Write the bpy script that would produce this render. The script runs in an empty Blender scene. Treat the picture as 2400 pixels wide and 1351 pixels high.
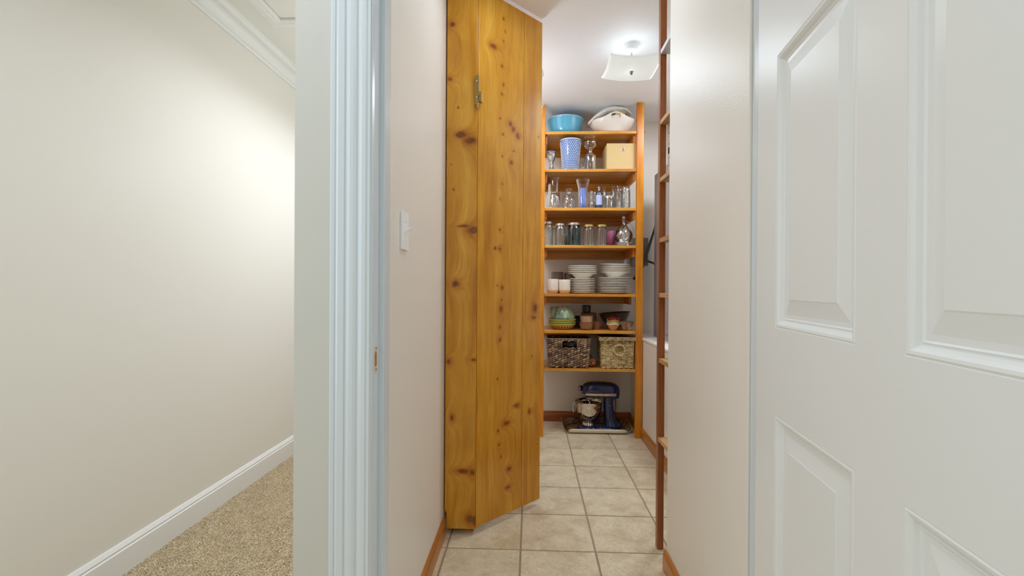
import bpy, bmesh, math, random
from mathutils import Vector, Matrix
random.seed(7)
R = math.radians
sc = bpy.context.scene
col = sc.collection

# ------------------------------------------------------------------ camera
H = 1.13
cam_d = bpy.data.cameras.new('camera'); cam = bpy.data.objects.new('camera', cam_d); col.objects.link(cam)
yaw, pitch, roll = -0.0399, 0.0027, 0.0060
cy, sy, cp, sp = math.cos(yaw), math.sin(yaw), math.cos(pitch), math.sin(pitch)
fwd = Vector((sy*cp, cy*cp, -sp)); rgt = Vector((cy, -sy, 0)); upv = rgt.cross(fwd)
r2 = math.cos(roll)*rgt + math.sin(roll)*upv; u2 = -math.sin(roll)*rgt + math.cos(roll)*upv
m = Matrix((r2, u2, -fwd)).transposed().to_4x4(); m.translation = Vector((0, 0, H))
cam.matrix_world = m
cam_d.sensor_width = 36; cam_d.lens = 36*1095.56/2400; cam_d.clip_start = 0.02
sc.camera = cam

# ------------------------------------------------------------------ world, lights, exposure
w = bpy.data.worlds.new('world'); sc.world = w; w.use_nodes = True
w.node_tree.nodes['Background'].inputs[0].default_value = (0.75, 0.83, 1.0, 1)
w.node_tree.nodes['Background'].inputs[1].default_value = 0.35
def area(name, loc, rot, size, sizey, power, color):
    d = bpy.data.lights.new(name, 'AREA'); d.shape = 'RECTANGLE'; d.size = size; d.size_y = sizey
    d.energy = power; d.color = color
    o = bpy.data.objects.new(name, d); col.objects.link(o); o.location = loc; o.rotation_euler = rot
    return o
area('room_fill_top', (0.35, -0.45, 2.53), (0, 0, 0), 1.3, 1.0, 11, (0.84, 0.93, 1.0))  # unseen area light above and behind the camera, added as general fill
area('room_fill_back', (0.1, -1.42, 1.45), (R(90), 0, 0), 1.8, 1.4, 4.0, (0.76, 0.89, 1.0))  # added frontal fill behind the camera; no window is modelled there
area('room_fill_left', (-1.555, 0.45, 1.45), (0, R(-90), 0), 1.6, 0.8, 8.5, (0.80, 0.91, 1.0))  # added side fill for the white door, not a real window
hl = area('hall_fill', (-0.80, 3.1, 2.53), (0, 0, 0), 0.4, 2.2, 29, (0.90, 0.93, 1.0)); hl.data.spread = R(140)  # unseen hall brightener hidden by the partition, an added source
hl = area('hall_fill_near', (-0.85, 0.6, 2.53), (0, 0, 0), 0.8, 0.8, 9, (0.84, 0.92, 1.0)); hl.data.spread = R(130)  # added out of frame to lift the door and near hall
area('pantry_fill', (-0.12, 2.98, 2.50), (0, 0, 0), 0.34, 0.55, 9, (0.74, 0.88, 1.0))  # added source concealed by the plank door to brighten the pantry
area('passage_fill', (0.08, 1.80, 2.50), (0, 0, 0), 0.34, 0.34, 5.5, (0.74, 0.88, 1.0))  # added above the frame to brighten the upper passage walls
area('alcove_fill', (1.12, 2.85, 2.50), (0, 0, 0), 0.26, 0.5, 16, (0.86, 0.93, 1.0))  # added behind the stub wall to lift the recess and back wall
def point(name, loc, power, color, rad):
    d = bpy.data.lights.new(name, 'POINT'); d.energy = power; d.color = color; d.shadow_soft_size = rad
    o = bpy.data.objects.new(name, d); col.objects.link(o); o.location = loc
    return o
point('pantry_bulb', (0.56, 2.69, 2.385), 0.36, (0.80, 0.93, 1.0), 0.03)
point('hall_fill_point', (-0.78, 2.80, 1.85), 3.0, (0.78, 0.91, 1.0), 0.08)  # bare added point light, no fixture, lifts hall ceiling and crown
point('pantry_fill_point', (-0.22, 2.92, 1.98), 9, (0.76, 0.88, 1.0), 0.08)  # added point light without any fixture, softly brightens the pantry ceiling
vs = sc.view_settings
vs.view_transform = 'Standard'; vs.look = 'None'; vs.gamma = 1; vs.use_curve_mapping = False; vs.exposure = -0.3
c = sc.cycles
c.use_denoising = True; c.max_bounces = 10; c.diffuse_bounces = 6; c.glossy_bounces = 5
c.transmission_bounces = 8; c.transparent_max_bounces = 40
c.sample_clamp_indirect = 4.0; c.caustics_reflective = False; c.caustics_refractive = False

# ------------------------------------------------------------------ node helpers and materials
def srgb(r, g, b):
    f = lambda v: (v/255/12.92) if v/255 <= 0.04045 else ((v/255+0.055)/1.055)**2.4
    return (f(r), f(g), f(b), 1)
class N:
    def __init__(s, name):
        s.m = bpy.data.materials.new(name); s.m.use_nodes = True; s.t = s.m.node_tree
        s.p = s.t.nodes['Principled BSDF']; s.o = s.t.nodes['Material Output']
    def n(s, typ, **kw):
        x = s.t.nodes.new(typ)
        for k, v in kw.items():
            if k.startswith('i_'):
                k2 = k[2:]; k2 = int(k2) if k2.isdigit() else k2.replace('_', ' ')
                if hasattr(v, 'is_linked') or isinstance(v, bpy.types.NodeSocket): s.t.links.new(v, x.inputs[k2])
                else: x.inputs[k2].default_value = v
            else: setattr(x, k, v)
        return x
    def l(s, a, b): s.t.links.new(a, b)
    def ramp(s, fac, stops):
        r = s.n('ShaderNodeValToRGB'); s.l(fac, r.inputs[0]); e = r.color_ramp.elements
        while len(e) < len(stops): e.new(0.5)
        for el, (p, cc) in zip(e, stops): el.position = p; el.color = cc if len(cc) == 4 else (*cc, 1)
        return r
    def mix(s, fac, a, b, mode='MIX'):
        x = s.n('ShaderNodeMix', data_type='RGBA', blend_type=mode)
        for sock, v in ((x.inputs[0], fac), (x.inputs[6], a), (x.inputs[7], b)):
            if isinstance(v, bpy.types.NodeSocket): s.l(v, sock)
            else: sock.default_value = v
        return x.outputs[2]
    def bump(s, h, strength, dist=0.001):
        b = s.n('ShaderNodeBump'); b.inputs['Strength'].default_value = strength; b.inputs['Distance'].default_value = dist
        s.l(h, b.inputs['Height']); s.l(b.outputs[0], s.p.inputs['Normal'])
def plain(name, c, rough=0.5, metal=0.0, spec=0.5, bump=None, var=0.0, vscale=8, coat=0):
    k = N(name); k.p.inputs['Base Color'].default_value = c; k.p.inputs['Roughness'].default_value = rough
    k.p.inputs['Metallic'].default_value = metal; k.p.inputs['Specular IOR Level'].default_value = spec
    k.p.inputs['Coat Weight'].default_value = coat; k.p.inputs['Coat Roughness'].default_value = 0.08
    tc = k.n('ShaderNodeTexCoord')
    if var:
        ns = k.n('ShaderNodeTexNoise', i_Vector=tc.outputs['Object'], i_Scale=vscale, i_Detail=4.0)
        dk = tuple(max(0, v*(1-var)) for v in c[:3])+(1,); lt = tuple(min(1, v*(1+var)) for v in c[:3])+(1,)
        r = k.ramp(ns.outputs[0], [(0.3, dk), (0.7, lt)]); k.l(r.outputs[0], k.p.inputs['Base Color'])
    if bump:
        nb = k.n('ShaderNodeTexNoise', i_Vector=tc.outputs['Object'], i_Scale=bump[0], i_Detail=2.0)
        k.bump(nb.outputs[0], bump[1], bump[2] if len(bump) > 2 else 0.001)
    return k.m
def wood(name, base, dark, light, rough=0.35, knots=None, axis='Z', scale=1.0, rnd=0.5, uax='X', bumps=0.12):
    """Stained pine; grain runs along axis, optional knots listed as (u, z, half width, half height) in object space."""
    k = N(name); tc = k.n('ShaderNodeTexCoord'); src = tc.outputs['Object']
    if knots:
        wn = k.n('ShaderNodeTexNoise', i_Vector=src, i_Scale=45.0, i_Detail=3.0)
        sub = k.n('ShaderNodeVectorMath', operation='MULTIPLY_ADD'); k.l(wn.outputs['Color'], sub.inputs[0])
        sub.inputs[1].default_value = (0.014,)*3; sub.inputs[2].default_value = (-0.007,)*3
        wv = k.n('ShaderNodeVectorMath', operation='ADD'); k.l(src, wv.inputs[0]); k.l(sub.outputs[0], wv.inputs[1])
        cur = None
        for (u, z, a, b) in knots:
            v = k.n('ShaderNodeVectorMath', operation='MULTIPLY_ADD'); k.l(wv.outputs[0], v.inputs[0])
            v.inputs[1].default_value = (1/a, 0, 1/b); v.inputs[2].default_value = (-u/a, 0, -z/b)
            ln = k.n('ShaderNodeVectorMath', operation='LENGTH'); k.l(v.outputs[0], ln.inputs[0])
            if cur is None: cur = ln.outputs['Value']
            else:
                mn = k.n('ShaderNodeMath', operation='MINIMUM'); k.l(cur, mn.inputs[0]); k.l(ln.outputs['Value'], mn.inputs[1]); cur = mn.outputs[0]
        ex = k.n('ShaderNodeMath', operation='MULTIPLY'); k.l(cur, ex.inputs[0]); ex.inputs[1].default_value = -0.55
        ep = k.n('ShaderNodeMath', operation='EXPONENT'); k.l(ex.outputs[0], ep.inputs[0])
        cb_ = k.n('ShaderNodeCombineXYZ'); em_ = k.n('ShaderNodeMath', operation='MULTIPLY'); k.l(ep.outputs[0], em_.inputs[0]); em_.inputs[1].default_value = 0.11; k.l(em_.outputs[0], cb_.inputs[0])
        sa = k.n('ShaderNodeVectorMath', operation='ADD'); k.l(src, sa.inputs[0]); k.l(cb_.outputs[0], sa.inputs[1]); gsrc = sa.outputs[0]
    else: gsrc = src
    st = {'X': (0.06, 1, 1), 'Y': (1, 0.06, 1), 'Z': (1, 1, 0.06)}[axis]
    oi = k.n('ShaderNodeObjectInfo')
    off = k.n('ShaderNodeVectorMath', operation='SCALE'); off.inputs[0].default_value = (13, 7, 5); k.l(oi.outputs['Random'], off.inputs['Scale'])
    mp = k.n('ShaderNodeVectorMath', operation='MULTIPLY_ADD'); k.l(gsrc, mp.inputs[0]); mp.inputs[1].default_value = tuple(v*scale for v in st)
    k.l(off.outputs[0], mp.inputs[2])
    g1 = k.n('ShaderNodeTexNoise', i_Vector=mp.outputs[0], i_Scale=26.0, i_Detail=5.0, i_Roughness=0.6, i_Distortion=0.3)
    g2 = k.n('ShaderNodeTexNoise', i_Vector=mp.outputs[0], i_Scale=150.0, i_Detail=3.0)
    g3 = k.n('ShaderNodeTexNoise', i_Vector=src, i_Scale=4.5, i_Detail=3.0)
    c1 = k.ramp(g1.outputs[0], [(0.3, dark), (0.5, base), (0.72, light)])
    c2 = k.ramp(g2.outputs[0], [(0.35, (0.72, 0.66, 0.6)), (0.6, (1, 1, 1))])
    cc = k.mix(0.45, c1.outputs[0], c2.outputs[0], 'MULTIPLY')
    c3 = k.ramp(g3.outputs[0], [(0.32, (0.74, 0.64, 0.52)), (0.55, (1, 1, 1)), (0.75, (1.0, 1.0, 1.0))])
    cc = k.mix(0.5, cc, c3.outputs[0], 'MULTIPLY')
    if rnd:
        rr = k.n('ShaderNodeHueSaturation'); k.l(cc, rr.inputs['Color'])
        mr = k.n('ShaderNodeMapRange'); k.l(oi.outputs['Random'], mr.inputs[0]); mr.inputs[3].default_value = 1-0.2*rnd; mr.inputs[4].default_value = 1+0.15*rnd
        k.l(mr.outputs[0], rr.inputs['Value']); cc = rr.outputs[0]
    if knots:
        hf = k.n('ShaderNodeMath', operation='MULTIPLY'); k.l(cur, hf.inputs[0]); hf.inputs[1].default_value = 1/3
        kc = k.ramp(hf.outputs[0], [(0.0, srgb(120, 66, 24)), (0.20, srgb(134, 80, 32)), (0.27, srgb(186, 140, 84)), (0.34, srgb(214, 182, 140)), (0.55, srgb(238, 224, 200)), (1.0, (1, 1, 1, 1))])
        cc = k.mix(0.85, cc, kc.outputs[0], 'MULTIPLY')
    k.l(cc, k.p.inputs['Base Color'])
    k.p.inputs['Roughness'].default_value = rough
    k.bump(g2.outputs[0], bumps, 0.0006)
    return k.m
def thin_glass(name, tint, strength=1.0, rough=0.02, body=0.06, emboss=0, murky=0.0):
    """Thin blown glass: see-through face on, bright and tinted towards its rims."""
    k = N(name); k.t.nodes.remove(k.p)
    lw = k.n('ShaderNodeLayerWeight', i_Blend=0.35)
    tr = k.n('ShaderNodeBsdfTransparent'); gl = k.n('ShaderNodeBsdfGlossy'); gl.inputs['Roughness'].default_value = rough
    gl.inputs['Color'].default_value = (1, 1, 1, 1)
    tcol = k.mix(lw.outputs['Facing'], tint, tuple(v*0.55 for v in tint[:3])+(1,)); k.l(tcol, tr.inputs['Color'])
    pw = k.n('ShaderNodeMath', operation='MULTIPLY_ADD'); k.l(lw.outputs['Fresnel'], pw.inputs[0]); pw.inputs[1].default_value = 0.75*strength; pw.inputs[2].default_value = body; pw.use_clamp = True
    mx = k.n('ShaderNodeMixShader'); k.l(pw.outputs[0], mx.inputs[0]); k.l(tr.outputs[0], mx.inputs[1]); k.l(gl.outputs[0], mx.inputs[2])
    out = mx.outputs[0]
    if murky:
        df = k.n('ShaderNodeBsdfDiffuse'); df.inputs['Color'].default_value = tint
        m2 = k.n('ShaderNodeMixShader'); m2.inputs[0].default_value = murky; k.l(out, m2.inputs[1]); k.l(df.outputs[0], m2.inputs[2]); out = m2.outputs[0]
    if emboss:
        tc = k.n('ShaderNodeTexCoord'); ns = k.n('ShaderNodeTexNoise', i_Vector=tc.outputs['Object'], i_Scale=float(emboss), i_Detail=1.0)
        b = k.n('ShaderNodeBump'); b.inputs['Strength'].default_value = 0.6; b.inputs['Distance'].default_value = 0.004; k.l(ns.outputs[0], b.inputs['Height'])
        k.l(b.outputs[0], gl.inputs['Normal']); k.l(b.outputs[0], lw.inputs['Normal'])
    k.l(out, k.o.inputs['Surface']); return k.m

M = {}
M['wall_hall'] = plain('cream_wall_paint', srgb(236, 232, 224), 0.38, bump=(260, 0.10, 0.001), spec=0.4)
M['wall_pantry'] = plain('pinkish_orange_peel_paint', srgb(236, 230, 222), 0.36, bump=(190, 0.34, 0.0016), spec=0.5)
M['wall_end'] = plain('shaded_wall_paint', srgb(206, 205, 198), 0.5, bump=(260, 0.08, 0.001))  # hall wall paint again, its colour lowered to paint in weaker light
M['ceil'] = plain('textured_ceiling_paint', srgb(243, 245, 248), 0.6, bump=(120, 0.5, 0.003))
M['ceil_hall'] = plain('hall_ceiling_paint', srgb(238, 237, 231), 0.6, bump=(200, 0.1, 0.001))
M['trim'] = plain('white_gloss_trim_paint', srgb(216, 224, 230), 0.22, spec=0.5)
M['crown'] = plain('white_crown_paint', srgb(240, 240, 238), 0.25)
M['door_white'] = plain('white_door_paint', srgb(232, 233, 232), 0.30, bump=(300, 0.03, 0.001))
M['ledge'] = plain('white_ledge_paint', srgb(244, 241, 234), 0.4)
PB, PD, PL = srgb(210, 148, 38), srgb(190, 124, 24), srgb(222, 168, 60)
DK = [(0.089, 2.253, 0.02, 0.012), (0.155, 2.407, 0.004, 0.006), (0.164, 2.351, 0.004, 0.006), (0.153, 2.301, 0.004, 0.006), (0.146, 2.179, 0.006, 0.007), (0.155, 2.094, 0.005, 0.008), (0.147, 2.047, 0.006, 0.006), (0.135, 1.929, 0.004, 0.005), (0.154, 1.856, 0.006, 0.006), (0.202, 1.919, 0.014, 0.014), (0.222, 1.897, 0.014, 0.016), (0.251, 1.872, 0.014, 0.016), (0.226, 1.792, 0.007, 0.004), (0.209, 1.733, 0.01, 0.012), (0.15, 1.752, 0.004, 0.005), (0.151, 1.622, 0.004, 0.005), (0.14, 1.546, 0.003, 0.003), (0.139, 1.4, 0.005, 0.005), (0.107, 1.311, 0.007, 0.006), (0.139, 1.309, 0.007, 0.007), (0.155, 1.127, 0.006, 0.008), (0.125, 1.135, 0.003, 0.003), (0.152, 1.068, 0.004, 0.005), (0.147, 1.023, 0.008, 0.014), (0.142, 0.938, 0.006, 0.007), (0.143, 0.877, 0.007, 0.009), (0.128, 0.693, 0.004, 0.004), (0.256, 0.545, 0.02, 0.008), (0.188, 0.471, 0.022, 0.012), (0.133, 0.445, 0.006, 0.006), (0.141, 0.378, 0.006, 0.006), (0.153, 0.317, 0.005, 0.007), (0.207, 0.245, 0.014, 0.01), (0.199, 0.158, 0.016, 0.008)]
DK2 = [(0.383, 1.021, 0.018, 0.026), (0.374, 0.973, 0.02, 0.01), (0.344, 0.5, 0.008, 0.011), (0.40, 1.9, 0.003, 0.003), (0.36, 0.78, 0.003, 0.004), (0.408, 0.32, 0.003, 0.004)]
FK = [(-0.362, 2.319, 0.012, 0.012), (-0.371, 2.072, 0.012, 0.01), (-0.276, 1.791, 0.03, 0.018), (-0.321, 1.818, 0.03, 0.016), (-0.363, 1.685, 0.003, 0.003), (-0.352, 1.569, 0.006, 0.006), (-0.26, 1.385, 0.026, 0.018), (-0.309, 1.404, 0.025, 0.006), (-0.342, 1.141, 0.016, 0.016), (-0.369, 0.788, 0.011, 0.013), (-0.255, 0.797, 0.013, 0.006), (-0.354, 0.532, 0.009, 0.014), (-0.259, 0.286, 0.014, 0.014), (-0.302, 0.291, 0.03, 0.01), (-0.266, 0.074, 0.022, 0.02), (-0.248, 0.065, 0.012, 0.03), (-0.333, 1.942, 0.004, 0.004)]
M['plank_a'] = wood('stained_pine_wide_board', PB, PD, PL, 0.27, DK, rnd=0)
M['plank_b'] = wood('stained_pine_narrow_board', PB, PD, PL, 0.27, DK2, rnd=0)
M['plank_c'] = wood('stained_pine_side_board', PB, PD, PL, 0.27, FK, rnd=0)
M['pine_x'] = wood('varnished_pine_shelf', srgb(214, 150, 56), srgb(184, 114, 34), srgb(228, 172, 80), 0.32, axis='X', rnd=0.4)
M['pine_y'] = wood('varnished_pine_rail', srgb(204, 126, 46), srgb(176, 94, 28), srgb(220, 150, 64), 0.32, axis='Y', rnd=0.4)
M['pine_z'] = wood('varnished_pine_post', srgb(216, 138, 28), srgb(192, 110, 14), srgb(230, 166, 46), 0.3, axis='Z', rnd=0.3)
M['brown_z'] = wood('brown_shelf_post', srgb(150, 86, 38), srgb(124, 66, 26), srgb(172, 106, 50), 0.35, axis='Z', rnd=0.3)
M['brown_y'] = wood('brown_shelf_board', srgb(196, 152, 100), srgb(160, 114, 66), srgb(208, 168, 118), 0.4, axis='Y', rnd=0.3)
M['base_y'] = wood('stained_baseboard', srgb(186, 116, 44), srgb(152, 86, 26), srgb(206, 140, 60), 0.28, axis='Y', rnd=0.2)
M['base_x'] = wood('stained_baseboard_cross', srgb(176, 96, 44), srgb(146, 72, 28), srgb(196, 120, 56), 0.3, axis='X', rnd=0.2)
M['brass'] = plain('aged_brass', srgb(176, 150, 92), 0.32, 1.0)
M['steel'] = plain('bright_screw_steel', srgb(225, 225, 228), 0.2, 1.0)
M['grout'] = plain('brown_grout', srgb(160, 140, 118), 0.8, bump=(400, 0.3))
M['white_plastic'] = plain('white_switch_plastic', srgb(246, 248, 250), 0.3)
M['grey_metal'] = plain('grey_painted_steel', srgb(176, 172, 174), 0.4, 0.2)
M['conduit'] = plain('grey_conduit', srgb(100, 98, 98), 0.35, 0.5)
M['lip'] = plain('cream_glaze', srgb(240, 236, 226), 0.25)
# floor tile
k = N('beige_stone_tile'); tc = k.n('ShaderNodeTexCoord'); oi = k.n('ShaderNodeObjectInfo')
off = k.n('ShaderNodeVectorMath', operation='SCALE'); off.inputs[0].default_value = (31, 17, 9); k.l(oi.outputs['Random'], off.inputs['Scale'])
ad = k.n('ShaderNodeVectorMath', operation='ADD'); k.l(tc.outputs['Object'], ad.inputs[0]); k.l(off.outputs[0], ad.inputs[1])
a = k.n('ShaderNodeTexNoise', i_Vector=ad.outputs[0], i_Scale=9.0, i_Detail=7.0, i_Roughness=0.62)
b = k.n('ShaderNodeTexNoise', i_Vector=ad.outputs[0], i_Scale=7.0, i_Detail=4.0, i_Distortion=1.6)
d = k.n('ShaderNodeTexNoise', i_Vector=ad.outputs[0], i_Scale=95.0, i_Detail=4.0)
c1 = k.ramp(a.outputs[0], [(0.34, srgb(202, 184, 152)), (0.5, srgb(219, 205, 176)), (0.66, srgb(229, 216, 190))])
v1 = k.ramp(b.outputs[0], [(0.484, (0, 0, 0)), (0.5, (1, 1, 1)), (0.516, (0, 0, 0))])
msk = k.ramp(a.outputs[0], [(0.42, (0, 0, 0)), (0.54, (1, 1, 1))])
vm = k.mix(1.0, v1.outputs[0], msk.outputs[0], 'MULTIPLY')
cc = k.mix(vm, c1.outputs[0], srgb(236, 224, 204))
sp_ = k.ramp(d.outputs[0], [(0.32, (0.74, 0.71, 0.66)), (0.52, (1, 1, 1))]); cc = k.mix(0.5, cc, sp_.outputs[0], 'MULTIPLY')
hs = k.n('ShaderNodeHueSaturation'); k.l(cc, hs.inputs['Color']); mr = k.n('ShaderNodeMapRange'); k.l(oi.outputs['Random'], mr.inputs[0]); mr.inputs[3].default_value = 0.95; mr.inputs[4].default_value = 1.04
k.l(mr.outputs[0], hs.inputs['Value']); k.l(hs.outputs[0], k.p.inputs['Base Color']); k.p.inputs['Roughness'].default_value = 0.38
k.bump(a.outputs[0], 0.15, 0.002); M['tile'] = k.m
# carpet
def carpet_mat(name):
    k = N(name); tc = k.n('ShaderNodeTexCoord')
    a = k.n('ShaderNodeTexNoise', i_Vector=tc.outputs['Object'], i_Scale=150.0, i_Detail=3.0, i_Roughness=0.7)
    b = k.n('ShaderNodeTexNoise', i_Vector=tc.outputs['Object'], i_Scale=12.0, i_Detail=3.0)
    r = k.ramp(a.outputs[0], [(0.34, srgb(168, 146, 114)), (0.46, srgb(224, 206, 174)), (0.56, srgb(240, 226, 196)), (0.68, srgb(250, 242, 226))])
    r2_ = k.ramp(b.outputs[0], [(0.3, (0.9, 0.88, 0.86)), (0.7, (1, 1, 1))])
    k.l(k.mix(1.0, r.outputs[0], r2_.outputs[0], 'MULTIPLY'), k.p.inputs['Base Color']); k.p.inputs['Roughness'].default_value = 0.95
    k.p.inputs['Specular IOR Level'].default_value = 0.1; k.bump(a.outputs[0], 0.8, 0.006); return k.m
M['carpet'] = carpet_mat('beige_loop_carpet')

# ------------------------------------------------------------------ object helpers
def link(name, bm_or_me, mat, parent=None, loc=None, smooth=False, bevel=0.0):
    if isinstance(bm_or_me, bmesh.types.BMesh):
        me = bpy.data.meshes.new(name); bmesh.ops.recalc_face_normals(bm_or_me, faces=bm_or_me.faces); bm_or_me.to_mesh(me); bm_or_me.free()
    else: me = bm_or_me
    if mat is not None and not me.materials: me.materials.append(mat)
    if smooth:
        me.polygons.foreach_set('use_smooth', [True]*len(me.polygons))
        me.update()
    o = bpy.data.objects.new(name, me); col.objects.link(o)
    if loc: o.location = loc
    if parent: o.parent = parent
    if bevel:
        md = o.modifiers.new('bevel', 'BEVEL'); md.width = bevel; md.segments = 2; md.limit_method = 'ANGLE'; md.angle_limit = R(40)
    return o
def tag(o, label=None, cat=None, group=None, kind=None):
    if label: o['label'] = label
    if cat: o['category'] = cat
    if group: o['group'] = group
    if kind: o['kind'] = kind
    return o
def thing(name, loc, label, cat, group=None, rz=0):
    o = bpy.data.objects.new(name, None); o.empty_display_size = 0.05; col.objects.link(o); o.location = loc; o.rotation_euler = (0, 0, rz)
    return tag(o, label, cat, group)
def bx(bm, x0, x1, y0, y1, z0, z1):
    v = [bm.verts.new(p) for p in ((x0,y0,z0),(x1,y0,z0),(x1,y1,z0),(x0,y1,z0),(x0,y0,z1),(x1,y0,z1),(x1,y1,z1),(x0,y1,z1))]
    for f in ((0,3,2,1),(4,5,6,7),(0,1,5,4),(1,2,6,5),(2,3,7,6),(3,0,4,7)): bm.faces.new([v[i] for i in f])
    return v
def box(name, b, mat, parent=None, bevel=0.0):
    bm = bmesh.new(); bx(bm, *b); return link(name, bm, mat, parent, bevel=bevel)
def extrude_profile(pts, axis, a, b):
    """pts: closed 2D outline; axis 'Z': pts=(x,y); axis 'Y': pts=(x,z); axis 'X': pts=(y,z)."""
    bm = bmesh.new()
    f3 = {'Z': lambda p, t: (p[0], p[1], t), 'Y': lambda p, t: (p[0], t, p[1]), 'X': lambda p, t: (t, p[0], p[1])}[axis]
    A = [bm.verts.new(f3(p, a)) for p in pts]; B = [bm.verts.new(f3(p, b)) for p in pts]; n = len(pts)
    for i in range(n): bm.faces.new((A[i], A[(i+1) % n], B[(i+1) % n], B[i]))
    bm.faces.new(A); bm.faces.new(B[::-1]); return bm
def lathe(prof, seg=32, rfun=None, bm=None, cx=0, cy_=0, cz=0):
    bm = bm or bmesh.new(); rings = []
    for r, z in prof:
        if r < 1e-6: rings.append([bm.verts.new((cx, cy_, cz+z))])
        else:
            rg = []
            for i in range(seg):
                t = 2*math.pi*i/seg; rr = r*(rfun(t, z) if rfun else 1)
                rg.append(bm.verts.new((cx+rr*math.cos(t), cy_+rr*math.sin(t), cz+z)))
            rings.append(rg)
    for A, B in zip(rings, rings[1:]):
        if len(A) == 1 and len(B) == 1: continue
        for i in range(seg):
            j = (i+1) % seg
            if len(A) == 1: bm.faces.new((A[0], B[j], B[i]))
            elif len(B) == 1: bm.faces.new((A[i], A[j], B[0]))
            else: bm.faces.new((A[i], A[j], B[j], B[i]))
    return bm
def tube(pts, r, seg=8, bm=None, closed=False, up=None):
    bm = bm or bmesh.new(); pts = [Vector(p) for p in pts]; n = len(pts); rings = []
    for i, p in enumerate(pts):
        if closed: d = (pts[(i+1) % n]-pts[i-1]).normalized()
        else: d = (pts[min(i+1, n-1)]-pts[max(i-1, 0)]).normalized()
        a = Vector(up) if up else (Vector((0, 0, 1)) if abs(d.z) < 0.9 else Vector((1, 0, 0)))
        u = d.cross(a).normalized(); v = d.cross(u)
        rr = r[i] if isinstance(r, (list, tuple)) else r
        rings.append([bm.verts.new(p+rr*(math.cos(2*math.pi*k/seg)*u+math.sin(2*math.pi*k/seg)*v)) for k in range(seg)])
    for i in range(n if closed else n-1):
        A, B = rings[i], rings[(i+1) % n]
        for k in range(seg): bm.faces.new((A[k], A[(k+1) % seg], B[(k+1) % seg], B[k]))
    if not closed: bm.faces.new(rings[0][::-1]); bm.faces.new(rings[-1])
    return bm
def loft(secs, seg=28, power=2.5, cap=True):
    """sections along local X: (x, cy, cz, ry, rz)"""
    bm = bmesh.new(); rings = []
    for s in secs:
        x, c_y, c_z, ry, rz = s[:5]; pw = s[5] if len(s) > 5 else power; rg = []
        for i in range(seg):
            t = 2*math.pi*i/seg; ct, st_ = math.cos(t), math.sin(t)
            rg.append(bm.verts.new((x, c_y+ry*math.copysign(abs(ct)**(2/pw), ct), c_z+rz*math.copysign(abs(st_)**(2/pw), st_))))
        rings.append(rg)
    for A, B in zip(rings, rings[1:]):
        for i in range(seg): bm.faces.new((A[i], A[(i+1) % seg], B[(i+1) % seg], B[i]))
    if cap: bm.faces.new(rings[0][::-1]); bm.faces.new(rings[-1])
    return bm
def struct(name, b, mat, label=None, parent=None, bevel=0):
    o = box(name, b, mat, parent, bevel)
    if parent is None: o['kind'] = 'structure'
    if label: o['label'] = label
    return o
def sprof(name, pts, axis, a, b, mat, label=None, parent=None):
    o = link(name, extrude_profile(pts, axis, a, b), mat, parent)
    if parent is None: o['kind'] = 'structure'
    if label: o['label'] = label
    return o

# ------------------------------------------------------------------ room shell
CE = 2.512; HC = 2.55; YB = 3.953; LX = -0.395; RX = 0.548; HX = -1.585
struct('wall_hall', (HX-0.1, HX, -1.6, 6.1, 0, HC), M['wall_hall'], 'cream painted hallway wall on the left')
struct('wall_hall_end', (HX, -0.567, 6.0, 6.1, 0, HC), M['wall_hall'], 'end wall of the hallway')
# partition between hall and pantry: its end faces the camera
struct('wall_partition', (-0.567, LX, 1.10, 6.0, 0, HC+0.02), M['wall_end'], 'shaded end of the wall between hallway and pantry')
struct('wall_pantry_left', (LX, LX+0.004, 1.232, YB, 0, CE), M['wall_pantry'], 'orange peel textured pantry wall with the light switch')
struct('wall_header', (LX, 1.6, 1.10, 1.235, 2.06, HC+0.02), M['wall_end'], 'wall above the pantry doorway')
struct('wall_front_right', (0.572, 1.6, 1.10, 1.20, 0, 2.06), M['wall_end'], 'wall to the right of the pantry doorway')
struct('wall_stub', (RX, 0.66, 1.20, 1.885, 0, CE), M['wall_pantry'], 'orange peel textured wall on the right of the passage', bevel=0.004)
struct('wall_back', (LX, 1.4, YB, YB+0.08, 0, CE), M['wall_pantry'], 'back wall of the pantry')
struct('wall_ledge', (0.842, 1.3, 1.94, YB, 0, 0.735), M['wall_pantry'], 'low wall under the white ledge')
struct('trim_ledge', (0.836, 1.3, 1.94, YB, 0.735, 0.752), M['ledge'], 'white ledge on top of the low wall', bevel=0.003)
struct('wall_recess', (1.3, 1.4, 1.2, YB, 0, CE), M['wall_pantry'], 'upper right wall of the pantry set back above the ledge')
struct('ceiling_pantry', (LX, 1.4, 1.235, YB+0.08, CE, CE+0.05), M['ceil'], 'textured white pantry ceiling')
struct('wall_room_back', (HX, 1.6, -1.6, -1.5, 0, HC), M['wall_hall'], 'wall behind the camera')
struct('wall_room_right', (1.6, 1.7, -1.6, 1.2, 0, HC), M['wall_hall'], 'right wall of the room in front of the doorway')
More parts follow.
